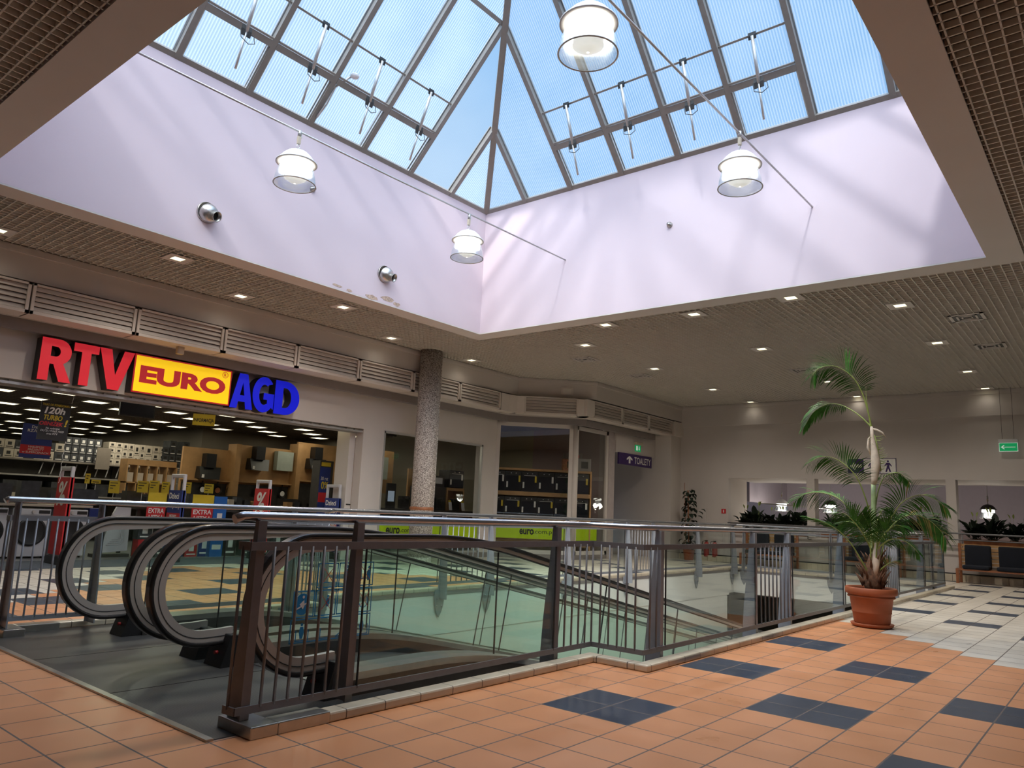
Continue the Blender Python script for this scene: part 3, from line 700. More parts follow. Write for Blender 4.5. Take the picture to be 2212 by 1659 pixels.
# ================================================================== LAMPS IN THE WELL
for (yy, where) in ((7.846, 'nearer the shop side'), (3.347, 'farther from the shop side')):
    zz = 5.84
    t = MB().tube([(WX0, yy, zz), (6.5, yy, zz-.005), (WX1, yy, 6.07 if False else zz+.03)], .013, 10).build('lamp_rail', M_alu)
    tag(t, 'thin steel lamp rail spanning the light well, %s' % yy.__class__.__name__ and 'thin steel rail spanning the light well, the one %s' % where, 'rail')
def pendant(x, y, zr, label, group='glass bell pendant lamps', s=1.0, cap=None, light=True, cord=None):
    t = thing('pendant_lamp', label, 'lamp', (x, y, zr), group=group)
    cap = cap or M_lampwhite
    zc = zr-.25*s                                 # top of the cap
    m = MB(); m.tube([(x, y, zr+.02), (x, y, zr-.05)], .022, 10); m.tube([(x+.03, y, zr+.01), (x+.035, y, zr-.06), (x, y, zr-.07)], .008, 6); m.build('hook', M_alu, t)
    m = MB().box((x-.022, y-.018, zr-.16*s), (x+.022, y+.018, zr-.06)); m.build('connector_box', M_beige, t, bevel=.004)
    ring = [(x+.02*math.cos(a), y, zr-.195*s+.03*math.sin(a)) for a in [2*math.pi*k/12 for k in range(13)]]
    m = MB().tube(ring, .005, 6, cap=False); m.tube([(x, y, zr-.22*s), (x, y, zc)], .012, 8); m.build('ring', M_alu, t)
    m = MB().lathe([(.012, 0), (.07*s, -.008), (.13*s, -.035*s), (.18*s, -.08*s), (.215*s, -.125*s), (.225*s, -.155*s), (.255*s, -.165*s), (.257*s, -.180*s), (.20*s, -.175*s), (.10*s, -.12*s), (.01, -.10*s)], (x, y, zc), 36)
    m.build('lamp_cap', cap, t)
    m = MB().lathe([(.190*s, -.17*s), (.215*s, -.25*s), (.245*s, -.36*s), (.258*s, -.455*s)], (x, y, zc), 40)
    g = m.build('lamp_shade', G_lamp, t)
    m = MB().lathe([(.252*s, -.458*s), (.262*s, -.452*s), (.266*s, -.463*s), (.255*s, -.468*s), (.250*s, -.462*s)], (x, y, zc), 40); m.build('rim', M_alu, t)
    m = MB().lathe([(.255*s, -.455*s), (.20*s, -.470*s), (.12*s, -.462*s), (.01, -.452*s)], (x, y, zc), 36); m.build('lens', G_lamp, t)
    m = MB().lathe([(.01, -.17*s), (.175*s, -.18*s), (.185*s, -.215*s), (.19*s, -.27*s), (.12*s, -.285*s), (.01, -.29*s)], (x, y, zc), 32); m.build('reflector', M_glow, t)
    m = MB().lathe([(.13*s, -.31*s), (.135*s, -.38*s), (.06*s, -.43*s), (.012, -.445*s)], (x, y, zc), 24); m.build('refractor', M_glow_soft, t)
    if light:
        l = bpy.data.lights.new('lamp_light', 'SPOT' if s == 1 else 'POINT'); l.energy = (260 if s == 1 else 42); l.color = (1, .91, .78); l.shadow_soft_size = .2
        if s == 1: l.spot_size = R(125); l.spot_blend = 1.0
        lo = bpy.data.objects.new('lamp_light', l); COL.objects.link(lo); lo.parent = t; lo.location = (0, 0, zc-.6*s-zr)
    if cord: MB().tube([(x, y, zr), (x, y, cord)], .008, 6).build('cord', M_alu, t)
    return t
pendant(5.0, 7.846, 5.83, 'bell pendant lamp with white cap, left of the two on the shop side rail')
pendant(8.2, 7.846, 5.82, 'bell pendant lamp with white cap near the inner corner of the well')
pendant(8.15, 3.347, 5.85, 'bell pendant lamp on the right, hanging before the far wall of the well')
pendant(4.86, 3.347, 5.83, 'biggest looking pendant lamp, cut by the top of the picture')
# hall behind the planters
for (yc, cp, lab) in ((8.73, M_lampwhite, 'white pendant lamp in the hall behind the leftmost planters'), (7.22, M_dark, 'dark capped pendant lamp behind the palm fronds in the back hall'), (3.04, M_dark, 'dark capped pendant lamp above the plants at the right edge')):
    pendant(24.5, yc, 2.18, lab, 'pendant lamps in the back hall', .82, cp, True, 4.65)
t = MB().tube([(22.4, 8.66, 1.77), (24.3, 7.0, 1.70)], .018, 8).build('lamp_rail', M_alu); tag(t, 'white horizontal rail by the lamp in the back hall', 'rail')

# nozzles on the shop side wall of the well
def nozzle(x, z, lab):
    t = thing('jet_nozzle', lab, 'air nozzle', (x, WY1, z), group='round steel air nozzles on the well wall')
    def lat(prof, nm, mat, tilt=Vector((0,-1,0))):
        m = MB().lathe(prof, (0,0,0), 32); q = Vector((0,0,1)).rotation_difference(tilt.normalized())
        m.v = [tuple(q @ Vector(v) + Vector((x, WY1, z))) for v in m.v]; return m.build(nm, mat, t)
    lat([(.0, .005), (.15, .005), (.155, .02), (.145, .03)], 'flange', M_inox)
    lat([(.14, .025), (.135, .07), (.11, .12), (.075, .15), (.06, .15)], 'ball', M_inox, Vector((.25, -1, -.42)))
    lat([(.062, .13), (.072, .23), (.078, .235), (.066, .235), (.06, .15)], 'spout', M_inox, Vector((.25, -1, -.42)))
    lat([(.0, .17), (.062, .17)], 'opening', M_black, Vector((.25, -1, -.42)))
nozzle(4.95, 5.20, 'round steel air nozzle on the well wall, the left one')
nozzle(8.28, 5.22, 'round steel air nozzle on the well wall, right one near the peeling paint')
for (q, ax, lab) in (((6.65, WY1, 6.20), 1, 'tiny round wall fitting below the left pendant lamp'), ((WX1, 5.69, 6.09), 0, 'tiny round wall fitting on the far wall of the well')):
    m = MB().lathe([(0, 0), (.05, 0), (.05, .02), (.03, .03), (.03, .07), (0, .075)], (0,0,0), 16)
    m.v = [((v[0]+q[0], q[1]-v[2], v[1]+q[2]) if ax == 1 else (q[0]-v[2], v[0]+q[1], v[1]+q[2])) for v in m.v]
    tag(m.build('sensor', M_inox), lab, 'sensor')
# smoke detector on its arm
t = thing('smoke_detector', 'white smoke detector on a bent arm fixed to a skylight rafter', 'smoke detector', (6.62, 9.12, 7.80))
MB().tube([(6.50, 9.75, 7.35), (6.52, 9.55, 7.52), (6.55, 9.40, 7.78), (6.70, 9.16, 7.98)], .018, 8).build('arm', M_alu, t)
MB().lathe([(0, .02), (.06, .02), (.075, 0), (.06, -.03), (.02, -.045), (0, -.045)], (6.72, 9.14, 7.97), 20).build('head', M_lampwhite, t)

# ------------------------------------------------------------ downlights and air diffusers in the grid ceiling
def dl(x, y, lab, grp='square downlights in the grid ceiling'):
    t = thing('downlight', lab, 'downlight', (x, y, Z1), group=grp)
    m = MB(); a, b = .18, .085
    for q in ((-a, -a, a, -b), (-a, b, a, a), (-a, -b, -b, b), (b, -b, a, b)): m.box((x+q[0], y+q[1], Z1-.012), (x+q[2], y+q[3], Z1-.002))
    m.build('frame', M_frame, t)
    MB().box((x-b, y-b, Z1-.004), (x+b, y+b, Z1+.02)).build('diffuser', M_down, t)
    l = bpy.data.lights.new('downlight_lamp', 'SPOT'); l.energy = 4 if x > 20.9 else (8 if y > 11.5 else 230); l.color = (1, .92, .80); l.spot_size = R(150); l.spot_blend = 1.0; l.shadow_soft_size = .08
    lo = bpy.data.objects.new('downlight_lamp', l); COL.objects.link(lo); lo.parent = t; lo.location = (0, 0, -.03)
DLS = [((3.0, 11.8), 'cut by the left picture edge beside the shop fascia'), ((6.68, 11.8), 'beside the fascia above the yellow sign'), ((10.24, 11.87), 'just before the top of the speckled column'), ((12.8, 11.9), 'just behind the top of the speckled column'),
 ((5.02, 10.77), 'nearest of those between well and shop'), ((8.10, 10.76), 'between well and shop below the peeling paint'),
 ((12.72, 8.6), 'behind the inner corner of the well, second from it'), ((15.6, 8.54), 'in the middle of the grid, left of the bright reflections'), ((18.85, 8.54), 'near the back wall corner on the left'), ((21.3, 8.47), 'hard against the back wall on the left'),
 ((11.48, 7.32), 'closest to the inner corner of the well'), ((11.6, 5.6), 'in the row beside the well, second from the inner corner'), ((11.45, 3.89), 'in the row beside the well, third from the inner corner'), ((12.7, 2.6), 'with a ribbed lens at upper right'),
 ((14.7, 5.6), 'in a dark frame amid the bright ceiling reflections'), ((18.88, 5.56), 'behind the top palm frond'), ((21.4, 5.54), 'against the back wall behind the palm'), ((15.67, 2.6), 'in the right hand row, second one'), ((18.86, 2.57), 'in the right hand row, third one'), ((21.3, 2.55), 'in the right hand row against the back wall')]
for (x, y), lab in DLS: dl(x, y, 'lit square downlight %s' % lab)
def diff(x, y, lab):
    t = thing('air_diffuser', lab, 'air diffuser', (x, y, Z1), group='square air diffusers in the grid ceiling')
    m = MB(); 
    for a, w_ in ((.25, .05), (.15, .03), (.08, .02)):
        for q in ((-a, -a, a, -a+w_), (-a, a-w_, a, a), (-a, -a, -a+w_, a), (a-w_, -a, a, a)): m.box((x+q[0], y+q[1], Z1-.014), (x+q[2], y+q[3], Z1-.003))
    m.build('frame', M_frame, t); MB().box((x-.2, y-.2, Z1-.002), (x+.2, y+.2, Z1+.03)).build('duct_mouth', M_dark, t)
for (x, y), lab in (((13.96, 1.86), 'upper right one nearest the picture edge'), ((16.39, 1.83), 'right one just below another'), ((13.94, 9.42), 'behind the inner corner, nearer one'), ((16.29, 9.32), 'behind the inner corner, farther one'), ((17.27, 5.61), 'dark one above the top palm frond')):
    diff(x, y, 'square ceiling air diffuser, %s' % lab)

# ================================================================== SIGNS ON THE FACADE
SY = 12.75                              # front plane of the letters
def arc(cx, cy, rx, ry, a0, a1, n):
    return [(cx+rx*math.cos(R(a0+(a1-a0)*k/n)), cy+ry*math.sin(R(a0+(a1-a0)*k/n))) for k in range(n+1)]
H_ = .66
def letter(name, loops, x0, w, mat, lab):
    t = thing('sign_letter', lab, 'sign letter', (x0, SY, 2.86), group='big shop name letters')
    L = [[(x0+px*w, 2.86+pz*H_) for px, pz in lp_] for lp_ in loops]
    MB().prism(L, (0, SY+.012, 0), (1,0,0), (0,0,1), (0,1,0), .22).build('letter_case', M_signside, t)
    MB().prism(L, (0, SY, 0), (1,0,0), (0,0,1), (0,1,0), .011).build('letter_face', mat, t)
Rl = [[(0,0),(0,1),(.45,1)]+arc(.52,.70,.40,.30,90,-62,14)+[(1.0,0),(.64,0),(.42,.40),(.30,.40),(.30,0)], [(.30,.58),(.42,.58)]+arc(.45,.70,.14,.12,-90,90,8)+[(.30,.82)]]
Tl = [[(.33,0),(.33,.80),(0,.80),(0,1),(1,1),(1,.80),(.70,.80),(.70,0)]]
Vl = [[(.33,0),(0,1),(.33,1),(.50,.36),(.70,1),(1.0,1),(.64,0)]]
Al = [[(0,0),(.32,1),(.68,1),(1,0),(.70,0),(.645,.20),(.355,.20),(.30,0)], [(.40,.38),(.60,.38),(.50,.76)]]
Gl = [arc(.52,.50,.52,.52,42,318,26)+[(1.0,.10),(1.0,.55),(.52,.55),(.52,.36),(.70,.36),(.70,.24)]+arc(.54,.50,.24,.30,-60,-300,18)+[(.72,.80)]]
Dl = [[(0,0),(0,1),(.42,1)]+arc(.42,.50,.58,.50,90,-90,20), [(.32,.20),(.42,.20)]+arc(.42,.50,.25,.30,-90,90,14)+[(.32,.80)]]
letter('R', Rl, 4.04, .47, M_red, 'red letter R of the shop sign')
letter('T', Tl, 4.50, .375, M_red, 'red letter T of the shop sign')
letter('V', Vl, 4.885, .55, M_red, 'red letter V of the shop sign')
letter('A', Al, 7.23, .47, M_blue, 'blue letter A of the shop sign')
letter('G', Gl, 7.68, .46, M_blue, 'blue letter G of the shop sign')
letter('D', Dl, 8.16, .56, M_blue, 'blue letter D of the shop sign')
t = thing('light_box_sign', 'lit yellow sign panel with dark red border and lettering', 'sign', (6.33, SY, 2.88))
MB().box((5.445, SY+.012, 2.875), (7.215, SY+.24, 3.525)).build('case', M_signside, t)
bd = MB(); x0, x1, z0, z1, w_ = 5.445, 7.215, 2.875, 3.525, .022
for q in ((x0, z0, x1, z0+w_), (x0, z1-w_, x1, z1), (x0, z0, x0+w_, z1), (x1-w_, z0, x1, z1)): bd.box((q[0], SY-.002, q[1]), (q[2], SY+.012, q[3]))
bd.build('border', M_dred, t)
MB().box((x0+w_, SY, z0+w_), (x1-w_, SY+.012, z1-w_)).build('face', M_yellow, t)
text('EURO', (5.55, SY-.003, 3.05), (1,0,0), (0,0,1), 1.56, .30, M_dred, t, bold=.05)
m = MB(); ring = arc(7.085, 3.43, .058, .058, 0, 360, 28)[:-1]; ri = arc(7.085, 3.43, .049, .049, 0, 360, 28)[:-1]
m.prism([ring, ri[::-1]], (0, SY-.003, 0), (1,0,0), (0,0,1), (0,1,0), .002); m.build('registered_ring', M_dred, t)
text('R', (7.062, SY-.003, 3.40), (1,0,0), (0,0,1), .046, .06, M_dred, t, name='registered_letter', bold=.01)

# vinyl strips in the shop windows
def vinyl(O, U, w, z0, z1, parent, txts):
    O = Vector(O); N = Vector((-U.y, U.x, 0))
    m = MB().obox(O+U*(w/2)+ZV*((z0+z1)/2)+N*.028, U, ZV, N, w/2, (z1-z0)/2, .002); m.build('vinyl_strip', M_lime, parent)
    for (a, tw, s, bd_) in txts: text(s, O+U*a+ZV*(z0+(z1-z0)*.30)+N*.023, U, ZV, tw, (z1-z0)*.42, M_pblack, parent, bold=bd_)
vinyl((11.27, FW, 0), X1_, 3.3, .47, .80, w5, ((.22, .42, 'euro', .03), (.66, .5, '.com.pl', 0)))
vinyl(BO+BU*.10, BU, 1.86, .50, .85, w6, ((.62, .38, 'euro', .03), (1.0, .52, '.com.pl', 0)))
vinyl(C2+Vector((.16,0,0)), X1_, 1.05, .50, .82, w7, ())

# toilets sign under the passage header
t = thing('hanging_sign', 'violet toilets sign with white arrow under the passage header', 'sign', (19.5, Y2-.05, 2.7))
yS = Y2-.10
MB().box((18.72, yS, 2.69), (20.66, yS+.05, 3.03)).build('board', M_violet, t, bevel=.004)
arrow = [(.06,.04),(.06,.17),(.0,.13),(.0,.18),(.085,.26),(.17,.18),(.17,.13),(.11,.17),(.11,.04)]
MB().prism([[(a*1.9, b) for a, b in arrow]], (19.16, yS-.003, 2.705), X1_, ZV, Y1_, .002).build('arrow', M_pwhite, t)
text('TOALETY', (19.60, yS-.003, 2.755), X1_, ZV, .98, .20, M_pwhite, t, bold=.01)
t = thing('exit_sign', 'small green exit sign under a lamp on the passage header', 'sign', (19.8, Y2-.07, 3.1))
MB().box((19.62, Y2-.16, 3.33), (20.02, Y2-.065, 3.42)).build('lamp_housing', M_beige, t, bevel=.015)
MB().box((19.68, Y2-.085, 3.14), (20.0, Y2-.064, 3.33)).build('board', M_green, t)
MB().box((19.72, Y2-.088, 3.17), (19.82, Y2-.084, 3.30)).build('pictogram', M_signw, t)
MB().prism([[(.03,.13),(.03,.06),(0,.06),(.045,0),(.09,.06),(.06,.06),(.06,.13)]], (19.86, Y2-.088, 3.17), X1_, ZV, Y1_, .003).build('arrow', M_signw, t)
# hanging exit sign near the back wall
t = thing('exit_sign', 'green exit sign with white left arrow hanging on two wires at right', 'sign', (21.35, 2.1, 3.2))
u_ = Vector((0,-1,0)); xs_ = 21.35
for yy in (2.27, 2.03): MB().tube([(xs_, yy, 3.44), (xs_, yy, Z1)], .004, 5).build('wire', M_dark, t)
MB().box((xs_-.04, 1.95, 3.36), (xs_+.04, 2.36, 3.44)).build('lamp_housing', M_alu, t, bevel=.01)
MB().box((xs_-.012, 1.965, 3.14), (xs_+.012, 2.345, 3.35)).build('board', M_signw, t)
MB().box((xs_-.016, 1.975, 3.15), (xs_-.012, 2.335, 3.34)).build('face', M_green, t)
MB().prism([[(0,.055),(.07,.0),(.08,.015),(.045,.047),(.30,.047),(.30,.063),(.045,.063),(.08,.095),(.07,.11)]], (xs_-.017, 2.31, 3.19), (0,-1,0), ZV, (1,0,0), .002).build('arrow', M_signw, t)
# toilets pictogram board on the back wall
t = thing('pictogram_sign', 'white and violet toilets board with arrow, woman and man pictograms', 'sign', (BX, 5.3, 2.8))
xb = BX-.02
MB().box((xb, 4.67, 2.62), (BX, 5.89, 3.02)).build('board', M_pwhite, t)
MB().box((xb-.002, 5.47, 2.63), (xb, 5.88, 3.01)).build('arrow_field', M_violet, t)
MB().prism([[(0,.12),(.14,.24),(.14,.16),(.30,.16),(.30,.08),(.14,.08),(.14,0)]], (xb-.004, 5.82, 2.70), (0,-1,0), ZV, (1,0,0), .002).build('arrow', M_pwhite, t)
m = MB()
for q in ((4.67, 2.62, 5.47, 2.635), (4.67, 3.005, 5.47, 3.02), (4.67, 2.62, 4.685, 3.02), (5.062, 2.62, 5.077, 3.02)): m.box((xb-.003, q[0], q[1]), (xb, q[2], q[3]))
m.build('border', M_violet, t)
def person_icon(yc, skirt, P_, x_, z0, hh, mat, th=.002):
    k = hh; hd = arc(0, .88*k, .075*k, .085*k, 0, 360, 12)[:-1]
    body = [(-.13*k,.76*k),(.13*k,.76*k),(.30*k,.48*k),(.24*k,.44*k),(.12*k,.60*k)]
    body += ([(.20*k,.28*k),(.08*k,.28*k),(.08*k,0),(-.08*k,0),(-.08*k,.28*k),(-.20*k,.28*k)] if skirt else [(.10*k,.42*k),(.22*k,0),(.10*k,0),(0,.30*k),(-.10*k,0),(-.22*k,0),(-.10*k,.42*k)])
    body += [(-.12*k,.60*k),(-.24*k,.44*k),(-.30*k,.48*k)]
    m = MB(); m.prism([hd], (x_, yc, z0), (0,-1,0), ZV, (1,0,0), th); m.prism([body], (x_, yc, z0), (0,-1,0), ZV, (1,0,0), th); return m.build('pictogram', mat, P_)
person_icon(5.27, True, t, xb-.003, 2.66, .32, M_violet); person_icon(4.87, False, t, xb-.003, 2.66, .32, M_violet)
# red fire sign
t = thing('fire_sign', 'small square red fire equipment sign on the wall at left of the opening', 'sign', (BX, 9.45, 1.48))
MB().box((BX-.012, 9.37, 1.41), (BX, 9.51, 1.55)).build('board', M_pred, t); MB().box((BX-.015, 9.425, 1.44), (BX-.012, 9.455, 1.52)).build('pictogram', M_pwhite, t)

# ================================================================== GUARD RAILINGS
SH = [(-.10,.03),(.10,.03),(.102,-.06),(.085,-.18),(.045,-.29),(0,-.36),(-.045,-.29),(-.085,-.18),(-.102,-.06)]
def post(x, y, a, nin, par, mat, shield=True, z_low=-.10):
    """a: unit vector along the railing, nin: unit vector towards the opening"""
    a = Vector(a); n = Vector(nin); P_ = Vector((x, y, 0))
    m = MB()
    prof = [(0, 1.085), (.055, 1.085), (.085, .75), (.125, .35), (.145, .05), (.145, z_low), (0, z_low)]
    m.prism([prof], P_-a*.006, n, ZV, a, .012)
    m.obox(P_+ZV*((1.085+z_low)/2)-n*.004, a, ZV, n, .026, (1.085-z_low)/2, .006)
    o = m.build('post', mat, par)
    if shield:
        m = MB().prism([SH], P_+n*.005 if False else P_-n*.0, a, ZV, n, .012)
        for zz in (-.10, -.20):
            c_ = P_+ZV*zz+n*.012+a*.05; m.tube([c_, c_+n*.015], .012, 8); c_ = P_+ZV*zz+n*.012-a*.05; m.tube([c_, c_+n*.015], .012, 8)
        m.build('mounting_plate', mat, o)
    return o
def flat(m, pts, z, h=.045, th=.012):
    for p, q in zip(pts[:-1], pts[1:]): m.bar((*p, z), (*q, z), th, h)
    return m
def balusters(pts, par, mat, z0=.12, z1=.95):
    for (x, y) in pts: MB().tube([(x, y, z0), (x, y, z1)], .0085, 8).build('baluster', mat, par)
def lerp2(p, q, k): return (p[0]+(q[0]-p[0])*k, p[1]+(q[1]-p[1])*k)
def panel_glass(p, q, par, n, gap=.10):
    p = Vector((*p, 0)); q = Vector((*q, 0)); U = (q-p).normalized(); L = (q-p).length
    MB().obox(p+U*L/2+ZV*.53, U, ZV, U.cross(ZV), L/2-gap*.5, .41, .004).build('glass_panel', G_rail, par)
    for e in (gap*.5, L-gap*.5): MB().obox(p+U*e+ZV*.53, U, ZV, U.cross(ZV), .0035, .41, .006).build('glass_edge', M_gasket, par)
def side_rail(s, label):
    """s=-1: near side; s=+1: far side (mirrored about y=5.5)"""
    Y = lambda y: 5.5+s*(y-5.5)*-1 if False else (y if s < 0 else 11.0-y)
    nin = (0, 1, 0) if s < 0 else (0, -1, 0)
    par = thing('guard_railing', label, 'railing', (2.3, Y(3.65), 0))
    ya, yb = 3.64, 3.14                        # outer faces of both runs
    yp, yq = 3.655, 3.155                      # post lines
    A = (2.27, Y(ya)); K1 = (5.60, Y(ya)); K2 = (5.60, Y(yb)); E = (18.55, Y(yb))
    xs1 = [2.34, 3.02, 5.10]; xs2 = [5.93, 8.03, 9.08, 11.18, 13.28, 14.33, 16.43, 18.45]
    tube = [(2.20 if s < 0 else 2.22, Y(3.70), 1.09), (2.25, Y(3.70), 1.108), (5.55, Y(3.70), 1.11), (5.63, Y(3.66), 1.11), (5.66, Y(3.26), 1.11), (5.74, Y(3.20), 1.11), (18.52, Y(3.20), 1.11)]
    MB().tube(tube, .026, 14).build('handrail', M_tube, par)
    for x in xs1: post(x, Y(yp), (1,0,0), nin, par, M_steel_d if s < 0 else M_steel, shield=(x > 4), z_low=.05 if x < 4 else -.1)
    for x in xs2: post(x, Y(yq), (1,0,0), nin, par, M_steel)
    mt_ = M_steel_d if s < 0 else M_steel
    m = flat(MB(), [(2.27, Y(3.74)), (2.275, Y(ya)), K1, K2, (18.45, Y(yb))], .952); m.build('mid_rail', mt_, par)
    m = flat(MB(), [(2.27, Y(3.74)), (2.275, Y(ya)), K1, K2, (18.45, Y(yb))], .115, .04); m.build('bottom_rail', mt_, par)
    bl = [(2.27, Y(3.70))]+[(2.34+.083*k, Y(ya)) for k in range(1, 8)]
    bl += [(5.10+.1*k, Y(ya)) for k in range(1, 6)]+[(5.60, Y(ya-.085*k)) for k in range(1, 6)]+[(5.60+.11*k, Y(yb)) for k in range(1, 3)]
    bl += [(8.03+.117*k, Y(yb)) for k in range(1, 9)]+[(13.28+.117*k, Y(yb)) for k in range(1, 9)]
    balusters(bl, par, mt_)
    panel_glass((3.02, Y(ya)), (5.10, Y(ya)), par, nin)
    for x0, x1 in ((5.93, 8.03), (9.08, 11.18), (11.18, 13.28), (14.33, 16.43), (16.43, 18.45)): panel_glass((x0, Y(yb)), (x1, Y(yb)), par, nin)
    return par
side_rail(-1, 'near guard railing with glass panels between the tiled floor and the walkway pit')
side_rail(1, 'far guard railing of the pit on the shop side')
par = thing('guard_railing', 'railing across the far end of the pit', 'railing', (18.6, 5.5, 0))
MB().tube([(18.56, 3.20, 1.11), (18.60, 3.24, 1.11), (18.60, 7.76, 1.11), (18.56, 7.80, 1.11)], .026, 12).build('handrail', M_tube, par)
m = MB().bar((18.615, 3.2, .952), (18.615, 7.8, .952), .012, .045); m.build('mid_rail', M_steel, par)
m = MB().bar((18.615, 3.2, .115), (18.615, 7.8, .115), .012, .04); m.build('bottom_rail', M_steel, par)
for yy in (3.4, 5.5, 7.6): post(18.60, yy, (0,1,0), (-1,0,0), par, M_steel)
for y0, y1 in ((3.4, 5.5), (5.5, 7.6)): panel_glass((18.60, y0), (18.60, y1), par, None)
# thin double handrail before the planters
par = thing('handrail', 'thin double bar handrail in front of the planters on the back wall', 'railing', (21.25, 3, 0))
MB().tube([(21.33, -5.5, 1.15), (21.33, 9.2, 1.15)], .022, 10).build('top_bar', M_steel_d, par); MB().tube([(21.33, -5.5, 1.0), (21.33, 9.2, 1.0)], .016, 10).build('lower_bar', M_steel_d, par)
for yy in (-4, -.5, 3.22, 6.9, 9.1): MB().tube([(21.33, yy, 1.15), (21.33, yy, .82), (21.42, yy, .80), (BX, yy, .80)], .014, 8).build('bracket', M_steel_d, par)

# ================================================================== MOVING WALKWAYS
def base_z(x):
    if x < 3.9: return 0.0
    if x < 5.0: return -.2126*(x-3.9)**2/2.2
    return -.2126*(x-4.45)
XE = 24.0
def walkway(yn, yf, label):
    t = thing('moving_walkway', label, 'moving walkway', (3.0, (yn+yf)/2, 0), group='moving walkways going down')
    xs = [3.0+.1*k for k in range(0, 22)]+[5.5, 7, 10, 14, 19, XE]
    cx_, cz_, rr = 2.93, .575, .43
    def path(inset):
        r = rr-inset; pts = [(x, base_z(x)+cz_+r) for x in reversed(xs)]
        pts += [(cx_+r*math.cos(R(a)), cz_+r*math.sin(R(a))) for a in range(95, 266, 6)]
        pts += [(cx_, cz_-r), (3.05, cz_-r+.002), (3.16, cz_-r+.01)]
        return pts
    def ribbon(y, inner, outer, w, taper=None, xmax=None):
        """solid following the loop between two insets, width w in y"""
        a, b = path(outer), path(inner)
        if xmax:
            k = [i for i, p_ in enumerate(a) if p_[0] <= xmax]; a = a[k[0]:]; b = b[k[0]:]
        if taper:
            x0, x1 = taper
            b = [((q[0], p_[1]+(q[1]-p_[1])*max(.02, min(1, (x1-q[0])/(x1-x0)))) if (q[1] > .8 and q[0] > x0) else q) for p_, q in zip(a, b)]
        m = MB(); n = len(a); vs = []
        for (p_, q) in zip(a, b): vs += [(p_[0], y-w/2, p_[1]), (p_[0], y+w/2, p_[1]), (q[0], y+w/2, q[1]), (q[0], y-w/2, q[1])]
        fs = []
        for i in range(n-1):
            o = 4*i
            for k in range(4): fs.append((o+k, o+(k+1)%4, o+4+(k+1)%4, o+4+k))
        fs += [(0, 1, 2, 3), (4*n-1, 4*n-2, 4*n-3, 4*n-4)]
        return m.add(vs, fs, 0, False)
    for yy, side in ((yn, -1), (yf, 1)):
        h = ribbon(yy, .032, 0, .078).build('handrail', M_rubber, t); bv = h.modifiers.new('b', 'BEVEL'); bv.width = .012; bv.segments = 2; bv.limit_method = 'ANGLE'; bv.angle_limit = R(50)
        g = ribbon(yy, .062, .033, .055, None).build('handrail_track', M_guide, t)
        ribbon(yy, .115, .066, .040, (3.0, 4.1), 4.1).build('guide_profile', M_guide, t)
        ribbon(yy, .066, .060, .058).build('track_gap', M_gasket, t)
        # glass balustrade in panels
        cuts = [3.25, 4.75, 6.25, 7.75, 9.25, 10.75, 12.25, 13.75, 15.25, 16.75, 18.25, 19.75, 21.25, 22.75, XE]
        top = lambda x: base_z(x)+cz_+rr-.07
        dz = .13
        loop = [(cx_+.31*math.cos(R(a)), cz_+.35*math.sin(R(a))) for a in range(95, 266, 9)]
        m = MB().prism([[(3.24, top(3.24))]+[(3.0, top(3.0)-.0)]+loop[1:]+[(3.05, dz+.06), (3.24, dz+.02)]], (0, yy-.005, 0), (1,0,0), ZV, (0,1,0), .010)
        m.build('balustrade_glass', G_bal, t)
        for c0, c1 in zip(cuts[:-1], cuts[1:]):
            k = .16 if c0 > 5 else .0; k1 = .16 if c1 > 5 else 0
            n_ = 4; up_ = [(c0+k+(c1+k1-c0-k)*j/n_) for j in range(n_+1)]; lo_ = [(c0+(c1-c0)*j/n_) for j in range(n_+1)]
            poly = [(x+.004, top(x)) for x in up_]+[(x-.004, base_z(x)+dz) for x in reversed(lo_)]
            MB().prism([poly], (0, yy-.005, 0), (1,0,0), ZV, (0,1,0), .010).build('balustrade_glass', G_bal, t)
            MB().bar((c0, yy, base_z(c0)+dz), (c0+k, yy, top(c0+k)), .007, .012, (0,1,0)).build('glass_joint', M_gasket, t)
        # deck (stainless) and claddings
        dxs = [3.2+.15*k for k in range(0, 16)]+[6, 8, 12, 18, XE]
        def sweep(y0, y1, za, zb2, nm, mat):
            m = MB(); vs = []; fs = []
            for x in dxs:
                b_ = base_z(x); vs += [(x, y0, b_+za), (x, y1, b_+za), (x, y1, b_+zb2), (x, y0, b_+zb2)]
            for i in range(len(dxs)-1):
                o = 4*i
                for k in range(4): fs.append((o+k, o+(k+1)%4, o+4+(k+1)%4, o+4+k))
            fs += [(0,1,2,3), (4*len(dxs)-1, 4*len(dxs)-2, 4*len(dxs)-3, 4*len(dxs)-4)]
            m.add(vs, fs); return m.build(nm, mat, t)
        outer = yy+side*.12; inner = yy-side*.13
        sweep(min(outer, inner), max(outer, inner), .10, .145, 'deck', M_inox)
        sweep(min(outer, outer-side*.02), max(outer, outer-side*.02), -.9, .10, 'side_cladding', M_brownmetal)
        sweep(min(inner, inner+side*.02), max(inner, inner+side*.02), -.10, .10, 'skirt_panel', M_dark)
        m = MB().prism([[(3.03, 0), (3.22, 0), (3.20, .215), (3.10, .225)]], (0, yy-.115, 0), (1,0,0), ZV, (0,1,0), .23); m.build('newel_box', M_black, t, bevel=.008)
        o_ = MB().tube([(3.055, yy-side*.02, .10), (3.03, yy-side*.02, .10)], .013, 10).build('stop_button', M_extred, bpy.data.objects[t.children[-1].name])
    bxs = [3.42]+[3.6+.15*k for k in range(12)]+[6, 9, 14, XE]
    m = MB(); vs = []; fs = []
    for x in bxs: vs += [(x, yn+.13, base_z(x)-.005), (x, yf-.13, base_z(x)-.005)]
    for i in range(len(bxs)-1): fs.append((2*i, 2*i+1, 2*i+3, 2*i+2))
